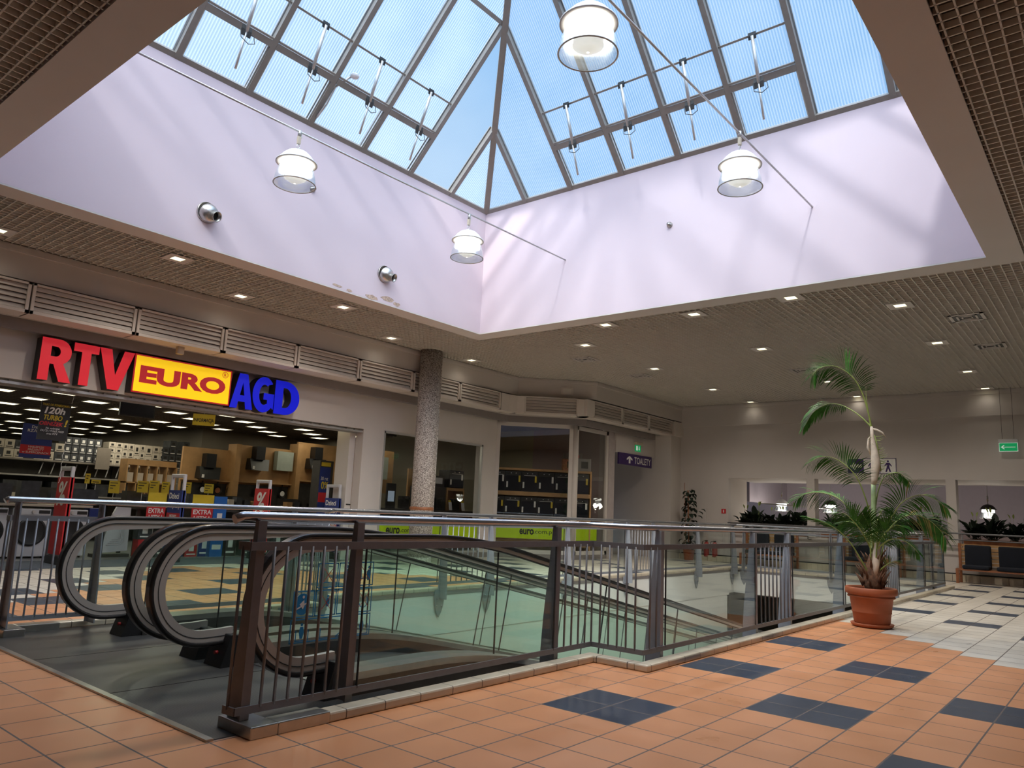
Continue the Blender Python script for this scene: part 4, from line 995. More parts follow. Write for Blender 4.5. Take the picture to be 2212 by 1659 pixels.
    m.add(vs, fs); o_ = m.build('pallet_belt', M_belt, t); sm = o_.modifiers.new('s', 'SOLIDIFY'); sm.thickness = .04
    MB().box((3.28, yn+.13, -.01), (3.46, yf-.13, .010)).build('comb_plate', M_inox, t)
    return t
wk = walkway(4.0, 5.2, 'moving walkway nearer the camera, pictogram sticker on its glass')
wk2 = walkway(5.56, 6.78, 'moving walkway on the shop side, black handrails on glass sides')
wk2['group'] = wk['group']
# blue pictogram sticker on the near glass
tk = thing('safety_sticker', 'blue outlined safety pictogram sticker with red crosses on walkway glass', 'sticker', (3.1, 3.99, .55))
ys = 3.992
def sbox(m, x0, z0, x1, z1, w=.007):
    for q in ((x0, z0, x1, z0+w), (x0, z1-w, x1, z1), (x0, z0, x0+w, z1), (x1-w, z0, x1, z1)): m.box((q[0], ys, q[1]), (q[2], ys+.001, q[3]))
m = MB(); cols = (2.985, 3.145, 3.155, 3.29, 3.30, 3.44)
for (a, b) in ((2.985, 3.145), (3.152, 3.29), (3.298, 3.44)): sbox(m, a, .665, b, .82)
for (a, b) in ((2.82, 2.978), (2.985, 3.145), (3.152, 3.29), (3.298, 3.44)): sbox(m, a, .495, b, .655)
sbox(m, 2.815, .345, 3.44, .487); m.build('frames', M_cyan, tk)
m = MB(); m.prism([arc(2.89, .575, .055, .065, 0, 360, 28)[:-1]], (0, ys, 0), X1_, ZV, Y1_, .001); m.build('round_pictogram', M_cyan, tk)
m = MB(); m.bar((2.845, ys-.001, .545), (2.93, ys-.001, .585), .001, .008, ZV); m.prism([[(2.87,.575),(2.90,.60),(2.905,.565),(2.895,.545)]], (0, ys-.001, 0), X1_, ZV, Y1_, .001)
m.prism([arc(2.895, .618, .008, .009, 0, 360, 10)[:-1]], (0, ys-.001, 0), X1_, ZV, Y1_, .001); m.build('hand_pictogram', M_pwhite, tk)
for (a, z_) in ((3.03, .70), (3.19, .70), (3.335, .70), (3.03, .53), (3.19, .53), (3.335, .53)):
    m = MB(); m.bar((a, ys-.002, z_), (a+.075, ys-.002, z_+.09), .001, .0035, ZV); m.bar((a, ys-.002, z_+.09), (a+.075, ys-.002, z_), .001, .0035, ZV); m.build('red_cross', M_xred, tk)
for xc, z_, k in ((3.08, .55, .07), (3.22, .70, .10), (3.40, .70, .09), (3.22, .52, .10), (2.90, .37, .09), (3.37, .37, .09)):
    m = MB(); m.prism([arc(xc, z_+k*.92, k*.1, k*.11, 0, 360, 10)[:-1]], (0, ys, 0), X1_, ZV, Y1_, .001); m.prism([[(xc-.12*k,z_+.78*k),(xc+.12*k,z_+.78*k),(xc+.2*k,z_+.4*k),(xc+.1*k,z_),(xc-.1*k,z_),(xc-.2*k,z_+.4*k)]], (0, ys, 0), X1_, ZV, Y1_, .001); m.build('pictogram', M_cyan, tk)
for xc in (2.86, 2.95, 3.04, 3.12, 3.33, 3.42): MB().bar((xc, ys, .355), (xc, ys, .42), .001, .006, ZV).build('pictogram_line', M_cyan, tk)
for xc in (2.90, 3.08, 3.37): MB().bar((xc-.045, ys, .358), (xc+.045, ys, .358), .001, .006, ZV).build('pictogram_line', M_cyan, tk)
m = MB()
m.bar((3.16, ys, .36), (3.27, ys, .43), .001, .006, ZV); m.bar((3.16, ys, .36), (3.28, ys, .36), .001, .006, ZV)
m.build('trolley_pictogram', M_cyan, tk); m = MB()
pts_ = arc(3.37, .565, .035, .04, 200, 420, 14)
for p_, q_ in zip(pts_[:-1], pts_[1:]): m.bar((p_[0], ys, p_[1]), (q_[0], ys, q_[1]), .001, .006, ZV)
m.build('wheel_pictogram', M_cyan, tk); m = MB()
m.bar((3.335, ys, .71), (3.335, ys, .77), .001, .008, ZV); m.bar((3.335, ys, .712), (3.385, ys, .712), .001, .006, ZV); m.build('pram_pictogram', M_cyan, tk); m = MB(); m.bar((3.01, ys, .70), (3.01, ys, .78), .001, .005, ZV); m.bar((3.01, ys, .70), (3.08, ys, .70), .001, .005, ZV)
m.build('corner_pictogram', M_cyan, tk)
# ================================================================== SHOP INTERIOR
SZ = 3.15
sc_ = MB(); sc_.box((-3, 13.25, SZ), (11.0, 33, SZ+.05)); sc_.box((11.0, 16.2, SZ), (14.3, 20.6, SZ+.05)); sc_.box((10.95, 13.25, SZ), (11.0, 16.2, 3.75)); sc_.box((11.0, 16.15, SZ), (14.4, 16.2, 3.75))
sc_.box((11.0, 13.25, 3.7), (18.4, 16.6, 3.76)); sc_.prism([[(15.35, 13.25), (15.35, 13.12), (16.75, 11.68), (18.3, 11.68), (18.3, 13.25)]], (0, 0, 3.7), (1,0,0), (0,1,0), (0,0,1), .06)
M_sceil = striped('shop_ceiling_cells', 1, .15, (.025, .02, .016), (.075, .062, .05), .8)
shopceil = struct(sc_.build('ceiling_shop', M_sceil))
g_ = MB(); k = 0
yy = 13.5
while yy < 32:
    g_.box((-3, yy, SZ-.035), (11 if yy < 16.2 else (14.3 if yy < 20.5 else 10.9), yy+.02, SZ-.001)); yy += .16
xx_ = -3
while xx_ < 14.3:
    g_.box((xx_, 13.3 if xx_ < 11 else 16.2, SZ-.03), (xx_+.02, 32 if xx_ < 10.9 else 20.5, SZ-.001)); xx_ += .16
struct(g_.build('ceiling_grid', pm('shop_ceiling_grid', (.12, .10, .08), .7), shopceil))
sw = MB(); sw.box((10.9, 20.6, 0), (11.0, 33, SZ)); sw.box((10.9, 20.5, 0), (14.3, 20.6, SZ)); sw.box((14.3, 16.6, 0), (14.4, 20.6, SZ)); sw.box((-3, 33, 0), (11, 33.1, SZ)); sw.box((-3.1, 13, 0), (-3, 33, SZ))
struct(sw.build('wall_shop_back', M_shopgrey))
sw = MB(); sw.box((14.3, 16.5, 0), (18.5, 16.6, 3.75)); sw.box((18.3, 14.2, 0), (18.4, 16.6, 3.75)); struct(sw.build('wall_shop_window_side', M_cream))
n_ = 0
for i in range(-11, 9):
    for j in range(-4, 17):
        if (i+j) % 2: continue
        x, y = 6.6+.888*i, 17.1+.866*j
        if x < -2.5 or y > 32.5: continue
        if x > 10.6 and (y < 16.5 or y > 20.2 or x > 13.9): continue
        # keep only those the entrance lets one see
        t = thing('ceiling_light', 'square lit panel in the shop ceiling, %s row from the entrance' % (ORD[j+4] if j+4 < 16 else 'rear'), 'ceiling light', (x, y, SZ), group='lit square panels in the shop ceiling')
        if n_ == 0:
            MB().box((x-.2, y-.2, SZ-.045), (x+.2, y+.2, SZ-.036)).build('diffuser', M_shoplight, t)
            m = MB()
            for q in ((-.215, -.215, .215, -.2), (-.215, .2, .215, .215), (-.215, -.2, -.2, .2), (.2, -.2, .215, .2)): m.box((x+q[0], y+q[1], SZ-.05), (x+q[2], y+q[3], SZ-.03))
            m.build('frame', M_frame, t); proto_l = t
        else:
            for ch in list(proto_l.children): c = ch.copy(); COL.objects.link(c); c.parent = t
        n_ += 1
for (x, y, e) in ((4, 16.5, 34), (8, 16.5, 40), (8, 19.0, 34), (4.5, 22, 40), (8.5, 24, 30), (12.4, 17.2, 14), (12.5, 14.8, 16), (16.2, 14.2, 14)):
    l = bpy.data.lights.new('shop_ceiling_lamp', 'AREA'); l.energy = e*.75; l.size = 1.2; l.color = (1, .93, .74)
    lo = bpy.data.objects.new('shop_ceiling_lamp', l); COL.objects.link(lo); lo.location = (x, y, SZ-.12 if x < 11 else 3.05)

# washing machines
def washer(x0, w, lab):
    t = thing('washing_machine', lab, 'washing machine', (x0+w/2, 15.3, 0), group='white front loading machines in a row')
    y = 15.0
    MB().box((x0+.012, y, .03), (x0+w-.012, y+.55, .86)).build('body', M_appl, t, bevel=.012)
    MB().box((x0+.02, y-.012, .755), (x0+w-.02, y-.0005, .85)).build('control_panel', M_appl, t, bevel=.004)
    cx, cz = x0+w*.52, .46
    q = lambda m: setattr(m, 'v', [(cx+v[0], y-.0005-v[2], cz+v[1]) for v in m.v]) or m
    q(MB().lathe([(.245, 0), (.25, .02), (.215, .04), (.205, .03)], (0,0,0), 36)).build('door', M_black, t)
    q(MB().lathe([(.205, .03), (.12, .012), (0, .008)], (0,0,0), 32)).build('door_glass', M_pblack, t)
    q(MB().lathe([(.0, .02), (.03, .02), (.035, 0)], (0,0,0), 16)).build('spare', M_alu, t) if False else None
    m = MB().tube([(x0+w*.52, y-.012, .805), (x0+w*.52, y-.045, .805)], .028, 18); m.build('dial', M_alu, t)
    MB().box((x0+w*.66, y-.014, .775), (x0+w*.95, y-.0125, .835)).build('display', M_black, t)
    MB().box((x0+.03, y-.016, .77), (x0+w*.36, y-.0125, .84)).build('detergent_drawer', M_appl, t, bevel=.003)
    MB().box((x0+w*.62, y-.006, .06), (x0+w*.92, y-.0006, .15)).build('filter_flap', M_appl, t)
    lb = MB().box((x0+.06, y-.003, .12), (x0+.15, y-.0008, .29)).build('energy_label', M_pwhite, t)
    m = MB()
    for k, (wd) in enumerate((.02, .03, .04, .05)): m.box((x0+.068, y-.0045, .25-.022*k), (x0+.068+wd, y-.0032, .266-.022*k), k)
    m.build('energy_bars', [pm('bar_green', (.02,.3,.03)), pm('bar_lime', (.3,.4,.02)), M_pyel, M_pred], lb)
    m = MB()
    for fx_ in (.05, w-.05):
        for fy_ in (.06, .5): MB().tube([(x0+fx_, y+fy_, 0), (x0+fx_, y+fy_, .035)], .02, 8).build('foot', M_black, t)
    return t
washer(4.03, .62, 'white washing machine cut by the left picture edge'); washer(4.69, .63, 'white washing machine with energy label behind the barrier post'); washer(5.34, .60, 'white washing machine right of the red percent gate')
m = MB().box((3.4, 15.0, .90), (6.0, 15.65, .94)); tag(m.build('worktop', M_beige), 'pale counter top resting over the row of washing machines', 'counter')
m = MB().box((3.4, 15.2, .03), (4.0, 15.6, .9)); m2 = m.build('end_cabinet', M_shopgrey); tag(m2, 'dark end cabinet of the washing machine counter', 'cabinet')
# low carpet strip by the threshold
struct(MB().box((-3, 13.02, .0), (10.4, 14.4, .006)).build('trim_entrance_mat', pm('blue_grey_mat', (.06, .075, .10), .9, noise=.2, nscale=20)))

def carton(x0, y0, z0, w, d, h, mat, lab, grp=None, name='carton', printed=True, acc=M_pblack, cat='box'):
    t = thing(name, lab, cat, (x0+w/2, y0+d/2, z0), group=grp)
    MB().box((x0, y0, z0), (x0+w, y0+d, z0+h)).build('box', mat, t)
    if printed:
        m = MB(); m.box((x0+w*.3, y0-.002, z0+h*.35), (x0+w*.7, y0-.0005, z0+h*.72)); m.build('printed_picture', acc, t)
        m = MB(); m.box((x0+w*.15, y0-.002, z0+h*.12), (x0+w*.85, y0-.0005, z0+h*.2)); m.build('printed_band', acc if mat is not M_cartonk else M_pwhite, t)
    return t
# tool shelf at the rear
t = thing('shelf_unit', 'long grey shop shelf with cordless cleaners below and cartons on top', 'shelf', (8, 20.0, 0))
for z in (.45, 1.05, 1.50, 1.86): MB().box((5.2, 19.7, z), (10.1, 20.3, z+.035)).build('shelf_board', M_alu if z < 1.8 else M_shopgrey, t)
for x in (5.2, 6.8, 8.45, 10.07): MB().box((x, 20.25, 0), (x+.03, 20.3, 1.9)).build('upright', M_dark, t)
MB().box((5.2, 20.31, 0), (10.1, 20.34, 1.9)).build('back_panel', M_dark, t)
random.seed(5)
x = 8.08; k = 0
while x < 9.42:
    w = random.choice((.14, .155, .17, .19)); n = random.choice((3, 3, 4)) if x < 8.4 else random.choice((2, 3, 3)); h = .58/n
    for j in range(n):
        carton(x, 19.75, 1.895+j*h*.98, w-.006, .35, h*.95, M_carton, 'white printed carton on the rear shelf top, %s column, %s from below' % (ORD[k], ORD[j]), 'white cartons on the rear shelf')
    x += w; k += 1
x = 9.44; k = 0
while x < 10.0:
    for j in range(4 if k % 2 else 3):
        carton(x, 19.72, 1.895+j*.19, .17, .4, .18, M_cartonk, 'black carton right on the rear shelf, %s column, %s from below' % (ORD[k], ORD[j]), 'black cartons on the rear shelf')
    x += .18; k += 1
x = 5.6; k = 0
while x < 7.0:
    for j in range(2):
        carton(x, 19.72, 1.895+j*.21, .2, .4, .2, M_carton if (k+j) % 3 else M_cartonk, 'mixed carton behind the hanging posters, %s column, %s from below' % (ORD[k], ORD[j]), 'mixed cartons at the left of the rear shelf')
    x += .21; k += 1
x = 7.05; k = 0
while x < 7.75:
    for j in range(3):
        carton(x, 19.72, 1.895+j*.2, .16, .4, .19, M_cartonk, 'black and white carton mid rear shelf, %s column, %s from below' % (ORD[k], ORD[j]), 'black and white cartons mid shelf', acc=M_pwhite)
    x += .17; k += 1
tag(MB().box((7.72, 19.5, 1.75), (8.05, 19.52, 2.28)).build('shelf_end_board', pm('grey_board', (.20, .17, .14))), 'plain grey board hanging between the black and white cartons', 'board')
for k in range(13):
    x = 6.6+.25*k
    t = thing('stick_vacuum', 'pale stick cleaner leaning on the rear shelf, %s from the left' % ORD[k], 'vacuum cleaner', (x, 19.8, 1.535), group='stick cleaners on the rear shelf')
    MB().tube([(x, 19.78, 1.54), (x+.11, 19.9, 1.83)], .014, 6).build('tube', M_appl, t); MB().box((x-.035, 19.72, 1.537), (x+.03, 19.84, 1.57)).build('head', M_dark, t)
for k in range(9):
    x = 5.4+.5*k
    carton(x, 19.75, 1.09, .3, .4, .3, M_cartonk, 'small black box on the second rear shelf board, %s from left' % ORD[k], 'black boxes on the lower board', printed=False)
# plywood display walls with hoods and pans
def dwall(x0, x1, z0, z1, lab):
    t = thing('display_wall', lab, 'display wall', ((x0+x1)/2, 18.1, 0))
    MB().box((x0, 18.05, .05), (x1, 18.12, z1)).build('panel', M_wood, t); MB().box((x1-.02, 17.75, .05), (x1+.13, 18.15, z1+.17)).build('end_post', M_wood, t)
    MB().box((x0, 17.9, z0), (x1-.02, 18.05, z0+.04)).build('ledge', M_wood, t)
    MB().box((x0+.03, 18.03, .5), (x1-.04, 18.048, z0-.05)).build('pegboard', M_dark, t); return t
dwall(9.15, 10.42, 1.60, 2.42, 'plywood display wall with the lower black cooker hood'); dwall(10.58, 12.27, 1.62, 2.60, 'plywood display wall with the higher black cooker hood'); dwall(12.45, 14.2, 1.75, 2.85, 'plywood display wall at right with a tilted hood')
tag(MB().box((8.0, 18.4, 1.88), (9.2, 18.8, 2.02)).build('display_shelf_beam', M_wood), 'long plywood beam under the cartons left of the hoods', 'beam')
t = thing('shelf_unit', 'plywood pigeonhole shelf left of the lower cooker hood', 'shelf', (8.6, 18.6, 0))
for k in range(6): MB().box((8.0+.24*k, 18.4, 1.2), (8.03+.24*k, 18.8, 1.88)).build('divider', M_wood, t)
MB().box((8.0, 18.4, 1.45), (9.2, 18.8, 1.48)).build('shelf_board', M_wood, t)
for k in range(5): carton(8.06+.24*k, 18.5, 1.482, .15, .2, .22, M_carton, 'small pale box in the %s pigeonhole' % ORD[k], 'boxes in the pigeonholes', printed=False)
def hood(x, z, lab, w=.56, tilt=.16):
    t = thing('cooker_hood', lab, 'cooker hood', (x, 18.0, z), group='black cooker hoods on plywood')
    MB().box((x-.13, 17.80, z+.27), (x+.13, 18.04, z+.62)).build('chimney', M_black, t)
    m = MB(); y0 = 17.95
    m.add([(x-w/2, 18.03, z), (x+w/2-.06, 18.03, z), (x+w/2-.06, 17.72, z-.02), (x-w/2, 17.72, z-.02), (x-w/2+.02, 18.03, z+.29), (x+w/2+.04, 18.03, z+.29), (x+w/2+.04, 17.88, z+.29), (x-w/2+.02, 17.88, z+.29)],
          [(0,3,2,1),(4,5,6,7),(0,1,5,4),(1,2,6,5),(2,3,7,6),(3,0,4,7)]); m.build('glass_front', M_black, t)
    MB().box((x-w/2+.02, 17.705, z+.01), (x-w/2+.08, 17.715, z+.09)).build('price_tag', M_pwhite, t)
hood(9.78, 1.66, 'black slanted cooker hood with square chimney, the lower left one'); hood(11.15, 1.97, 'black slanted cooker hood with square chimney, the higher one'); hood(13.0, 2.12, 'black cooker hood near the shop jamb with paper tags')
carton(11.7, 17.85, 2.0, .5, .18, .52, pm('green_white_cabinet', (.36, .40, .34)), 'pale green glass fronted cabinet between the plywood walls', None, 'wall_cabinet', printed=False, cat='cabinet')
random.seed(9)
for k in range(12):
    x = 9.35+.38*k+random.uniform(-.04, .04); z = random.choice((.95, 1.2, 1.38)); r = random.uniform(.11, .16)
    t = thing('frying_pan', 'dark frying pan hanging on the display wall, %s from the left' % ORD[k], 'pan', (x, 17.98, z), group='pans on the display walls')
    m = MB().lathe([(0, 0), (r*.8, 0), (r, .04)], (0,0,0), 20); m.v = [(x+v[0], 17.99-v[2], z+v[1]) for v in m.v]; m.build('bowl', M_dark, t)
    m = MB().lathe([(0, .045), (r*.62, .045)], (0,0,0), 18); m.v = [(x+v[0], 17.99-v[2], z+v[1]) for v in m.v]; m.build('paper_label', M_pwhite if k % 3 == 1 else M_woodr, t)
    MB().box((x-.012, 17.97, z+r*.9), (x+.012, 17.985, z+r+.16)).build('handle', M_black, t)

# anti-theft gates
def gate(x, red, lab, y0=13.5, y1=14.0):
    t = thing('security_gate', lab, 'security gate', (x, (y0+y1)/2, 0), group='anti theft gates across the shop entrance')
    m = MB(); 
    for a, b in ((y0, y0+.05), (y1-.05, y1)): m.box((x-.03, a, 0), (x+.03, b, 1.60))
    m.box((x-.03, y0+.05, 1.53), (x+.03, y1-.05, 1.60)); m.build('frame', M_appl, t, bevel=.015)
    MB().box((x-.06, y0-.03, 0), (x+.06, y1+.03, .14)).build('foot', M_black, t)
    if red:
        MB().box((x-.036, y0, .16), (x+.036, y1, 1.42)).build('cover', M_pred, t)
        text('%', (x-.038, y1-.07, .95), (0,-1,0), ZV, .36, .40, M_pwhite, t, bold=.02, shear=.2)
    else:
        MB().box((x-.036, y0, .16), (x+.036, y1, 1.30)).build('cover', M_pblue, t)
        text('Dzieci', (x-.038, y1-.04, 1.14), (0,-1,0), ZV, .36, .11, M_pwhite, t, bold=.02)
        text('RZĄDZĄ!', (x-.038, y1-.04, .95), (0,-1,0), ZV, .42, .13, M_pwhite, t, bold=.02)
        MB().box((x-.0375, y0, .68), (x-.0361, y1, .88)).build('red_strip', M_pred, t)
        text('PREZENTY\nw SUPERCENACH', (x-.039, y1-.04, .70), (0,-1,0), ZV, .42, .15, M_pwhite, t, bold=.02)
gate(5.02, True, 'red percent security gate before the washing machines'); gate(6.95, False, 'blue covered security gate among the yellow cards'); gate(8.75, True, 'red percent security gate in front of the pans'); gate(10.36, False, 'blue covered security gate next to the shop jamb', 13.3, 13.78)

# hanging posters and signs
t = thing('hanging_poster', 'black hanging poster with 120h in white and red and yellow words', 'poster', (4.66, 13.6, 2.0))
MB().box((4.43, 13.59, 2.0), (4.88, 13.60, 2.63)).build('board', M_pblack, t)
text('TYLKO DO PONIEDZIAŁKU', (4.45, 13.588, 2.56), X1_, ZV, .41, .035, M_pyel, t, bold=.01, shear=.2)
text('120h', (4.49, 13.588, 2.43), X1_, ZV, .31, .11, M_pwhite, t, bold=.03, shear=.2); text('TURBO', (4.49, 13.588, 2.325), X1_, ZV, .28, .085, M_pyel, t, bold=.03, shear=.2)
text('OBNIŻEK', (4.44, 13.588, 2.235), X1_, ZV, .35, .085, M_pred, t, bold=.03, shear=.2); text('!', (4.81, 13.588, 2.235), X1_, ZV, .05, .12, M_pyel, t, bold=.03, shear=.2)
text('Na wybrane\nDUŻE I MAŁE AGD\noraz RTV', (4.47, 13.588, 2.09), X1_, ZV, .35, .12, M_pwhite, t, shear=.2)
MB().tube([(4.88, 13.6, 2.62), (4.9, 13.6, 2.75), (4.87, 13.6, 2.84)], .003, 4).build('string', M_pwhite, t)
cz = [(4.87-.0*k+.012*math.sin(k*1.9), 13.62, 2.62-.045*k) for k in range(30)]; MB().tube(cz, .004, 5).build('coiled_tag', M_pwhite, t)
t = thing('hanging_poster', 'dark blue hanging poster with red strip behind the 120h poster', 'poster', (4.9, 15.2, 1.9))
MB().box((4.72, 15.2, 1.75), (5.22, 15.21, 2.36)).build('board', M_pblue, t); MB().box((4.72, 15.197, 1.82), (5.22, 15.1995, 1.98)).build('red_strip', M_pred, t)
text('Dzieci\nRZĄDZĄ', (4.80, 15.195, 2.20), X1_, ZV, .32, .13, M_pwhite, t, bold=.01); text('NAJLEPSZE\nPREZENTY\nw SUPERCENACH', (4.76, 15.194, 1.835), X1_, ZV, .42, .13, M_pwhite, t)
tag(MB().box((4.55, 17, 2.2), (4.85, 17.01, 2.36)).build('hanging_tag', M_pyel), 'small yellow card hanging left of the dark blue poster', 'sign')
t = thing('television', 'dark screen hanging just under the shop header', 'television', (6.05, 13.8, 2.7)); MB().box((5.74, 13.78, 2.57), (6.36, 13.83, 2.84)).build('housing', M_black, t); MB().box((5.76, 13.775, 2.59), (6.34, 13.7795, 2.82)).build('screen', M_navy, t)
t = thing('hanging_sign', 'yellow hanging sign with black information lettering turned at an angle', 'sign', (7.97, 15.0, 2.8))
U_ = Vector((.80, -.60, 0)); N_ = Vector((-.60, -.80, 0)); O_ = Vector((7.79, 15.13, 2.68))
MB().obox(O_+U_*.22+ZV*.12, U_, ZV, N_, .22, .12, .005).build('board', M_pyel, t); text('INFORMACJA', O_+U_*.02+ZV*.05+N_*.007, U_, ZV, .40, .10, M_pblack, t, bold=.02)
MB().tube([O_+U_*.22+ZV*.24, O_+U_*.22+ZV*.45], .003, 4).build('string', M_pwhite, t)

# price cards on stands, sale boards
for k, (x0, x1, z0, z1) in enumerate(((6.36, 6.56, 1.19, 1.43), (5.91, 6.0, 1.35, 1.54), (6.03, 6.2, 1.36, 1.43), (6.9, 7.12, 1.23, 1.46), (7.14, 7.34, 1.23, 1.48), (7.39, 7.55, 1.23, 1.47), (7.84, 8.02, 1.26, 1.49), (8.31, 8.52, 1.28, 1.48))):
    t = thing('price_card', 'yellow price card over the front display, %s of eight from left' % ORD[k], 'price card', ((x0+x1)/2, 15.3, .95), group='yellow price cards at the shop front')
    MB().box((x0, 15.3, z0), (x1, 15.305, z1)).build('card', M_pyel, t); m = MB()
    for j in range(3): m.box((x0+.02, 15.297, z1-.05-.05*j), (x0+(x1-x0)*(.8-.2*j), 15.2995, z1-.035-.05*j))
    m.build('printed_lines', M_pblack, t); MB().tube([((x0+x1)/2, 15.31, .95), ((x0+x1)/2, 15.31, z0+.02)], .005, 5).build('stand', M_alu, t)
t = thing('display_table', 'low dark display table full of boxes at the shop front', 'table', (7.5, 15.3, 0)); MB().box((6.8, 15.0, .90), (9.0, 15.8, .95)).build('table_top', M_dark, t)
for x in (6.85, 8.9):
    for y in (15.05, 15.7): MB().box((x, y, 0), (x+.06, y+.06, .9)).build('leg', M_dark, t)
def sale(x0, x1, lab, words):
    t = thing('sale_board', lab, 'sign', ((x0+x1)/2, 14.6, 0), group='yellow and red sale boards')
    MB().box((x0, 14.6, 1.06), (x1, 14.62, 1.24)).build('yellow_field', M_pyel, t); MB().box((x0, 14.6, .60), (x1, 14.62, .97)).build('red_field', M_pred, t); MB().box((x0, 14.6, .97), (x1, 14.62, 1.06)).build('white_field', M_pwhite, t)
    text('UWAGA!', (x0+.03, 14.597, .985), X1_, ZV, (x1-x0)-.06, .06, M_pred, t, bold=.02); text(words, (x0+.03, 14.597, .72), X1_, ZV, (x1-x0)-.06, .22, M_pwhite, t, bold=.02)
    MB().tube([((x0+x1)/2, 14.63, 0), ((x0+x1)/2, 14.63, 1.1)], .012, 6).build('stand', M_alu, t)
sale(6.82, 7.18, 'yellow and red sale board left of the blue gate', 'EXTRA\nHITY !'); sale(7.72, 8.17, 'yellow and red sale board right of the blue gate', 'EXTRA\nHITY !')
t = thing('freestanding_appliance', 'white moulded appliance back panel standing beside the washing machines', 'appliance', (6.45, 15.0, 0)); 
MB().prism([[(6.18, .08), (6.70, .12), (6.68, .93), (6.42, .94), (6.36, .80)]], (0, 14.95, 0), X1_, ZV, Y1_, .06).build('panel', M_appl, t, bevel=.01)
for k in range(4): MB().tube([(6.30+.03*k, 14.945, .22+.035*k), (6.55-.02*k, 14.945, .23+.035*k), (6.60-.025*k, 14.945, .28+.03*k), (6.60-.025*k, 14.945, .70-.05*k)], .006, 6).build('rib', M_appl, t)
MB().box((6.1, 14.95, 0), (6.75, 15.2, .06)).build('plinth', M_dark, t)
carton(6.05, 15.25, .62, .28, .25, .27, M_pblue, 'blue carton left of the white moulded panel', None, printed=False)
carton(8.2, 14.62, 0, .28, .3, 1.22, pm('print_blue_bright', (.01, .12, .42), .5), 'tall blue display box right of the sale boards', None, 'display_box', acc=M_pwhite)
random.seed(12)
for k, (x, z, h, mt_) in enumerate(((6.8, 0, .34, M_pred), (7.15, 0, .5, M_cartonk), (7.45, 0, .62, M_pblue), (7.75, 0, .3, M_pred), (8.02, 0, .45, M_pblue), (8.6, 0, .5, M_dark), (9.0, 0, .42, M_cartonk), (9.4, 0, .5, M_dark), (6.78, .345, .3, M_cartonk), (7.75, .305, .28, M_appl), (9.75, 0, .8, M_cartonk))):
    carton(x, 14.75, z, .26, .22, h, mt_, 'boxed small appliance on the floor behind the gates, %s from left' % ORD[k], 'boxed appliances on the floor', acc=M_pwhite)
for k, (x, w, h) in enumerate(((4.15, .22, .45), (4.42, .3, .34), (4.85, .3, .4), (5.55, .62, .30))):
    carton(x, 15.25, .942, w, .25, h, M_cartonk, 'black box on the washing machine counter, %s from the left' % ORD[k], 'black boxes on the counter', printed=(k == 0))
for k, (x, h) in enumerate(((6.81, .3), (7.2, .2), (7.6, .25), (8.1, .3), (8.6, .22))):
    carton(x, 15.5, .952, .3, .25, h, M_cartonk if k % 2 else M_dark, 'dark boxed appliance on the front display table, %s from the left' % ORD[k], 'dark boxes on the display table', printed=False)
# middle aisle: low racks with dark goods to fill the depth
for k, (x0, y0) in enumerate(((3.2, 17.2), (5.4, 17.4), (9.3, 16.8), (11.4, 16.8))):
    t = thing('display_rack', 'low dark goods rack deep in the shop, %s from the left' % ORD[k], 'rack', (x0+.8, y0, 0), group='low goods racks in the shop aisles')
    for z in (.15, .55, .95): MB().box((x0, y0, z), (x0+1.6, y0+.4, z+.03)).build('shelf_board', M_dark, t)
    MB().box((x0, y0+.4, 0), (x0+1.6, y0+.43, 1.25)).build('back_panel', M_dark, t)
    for j in range(7):
        carton(x0+.06+.22*j, y0+.05, .982, .15, .2, random.uniform(.12, .25), random.choice((M_cartonk, M_carton, M_dark, M_wood)), 'goods box on top of the %s low rack, %s along' % (ORD[k], ORD[j]), 'goods on the low racks', printed=False)
# advertising column near the jamb
t = thing('advert_stand', 'tall blue and grey advertising stand by the right shop jamb', 'advert stand', (10.7, 14.4, 0))
MB().box((10.50, 14.3, 0), (10.88, 14.6, 2.15)).build('body', M_dark, t, bevel=.01); MB().box((10.51, 14.293, .5), (10.80, 14.2995, 2.0)).build('poster_face', M_pblue, t)
MB().box((10.53, 14.288, 2.02), (10.79, 14.2925, 2.11)).build('logo_field', M_pyel, t); MB().box((10.51, 14.288, 1.2), (10.80, 14.2925, 1.42)).build('red_strip', M_pred, t)
text('0%', (10.56, 14.285, 1.5), X1_, ZV, .2, .17, M_pyel, t, bold=.02); text('30 rat', (10.54, 14.285, 1.70), X1_, ZV, .2, .08, M_pwhite, t)

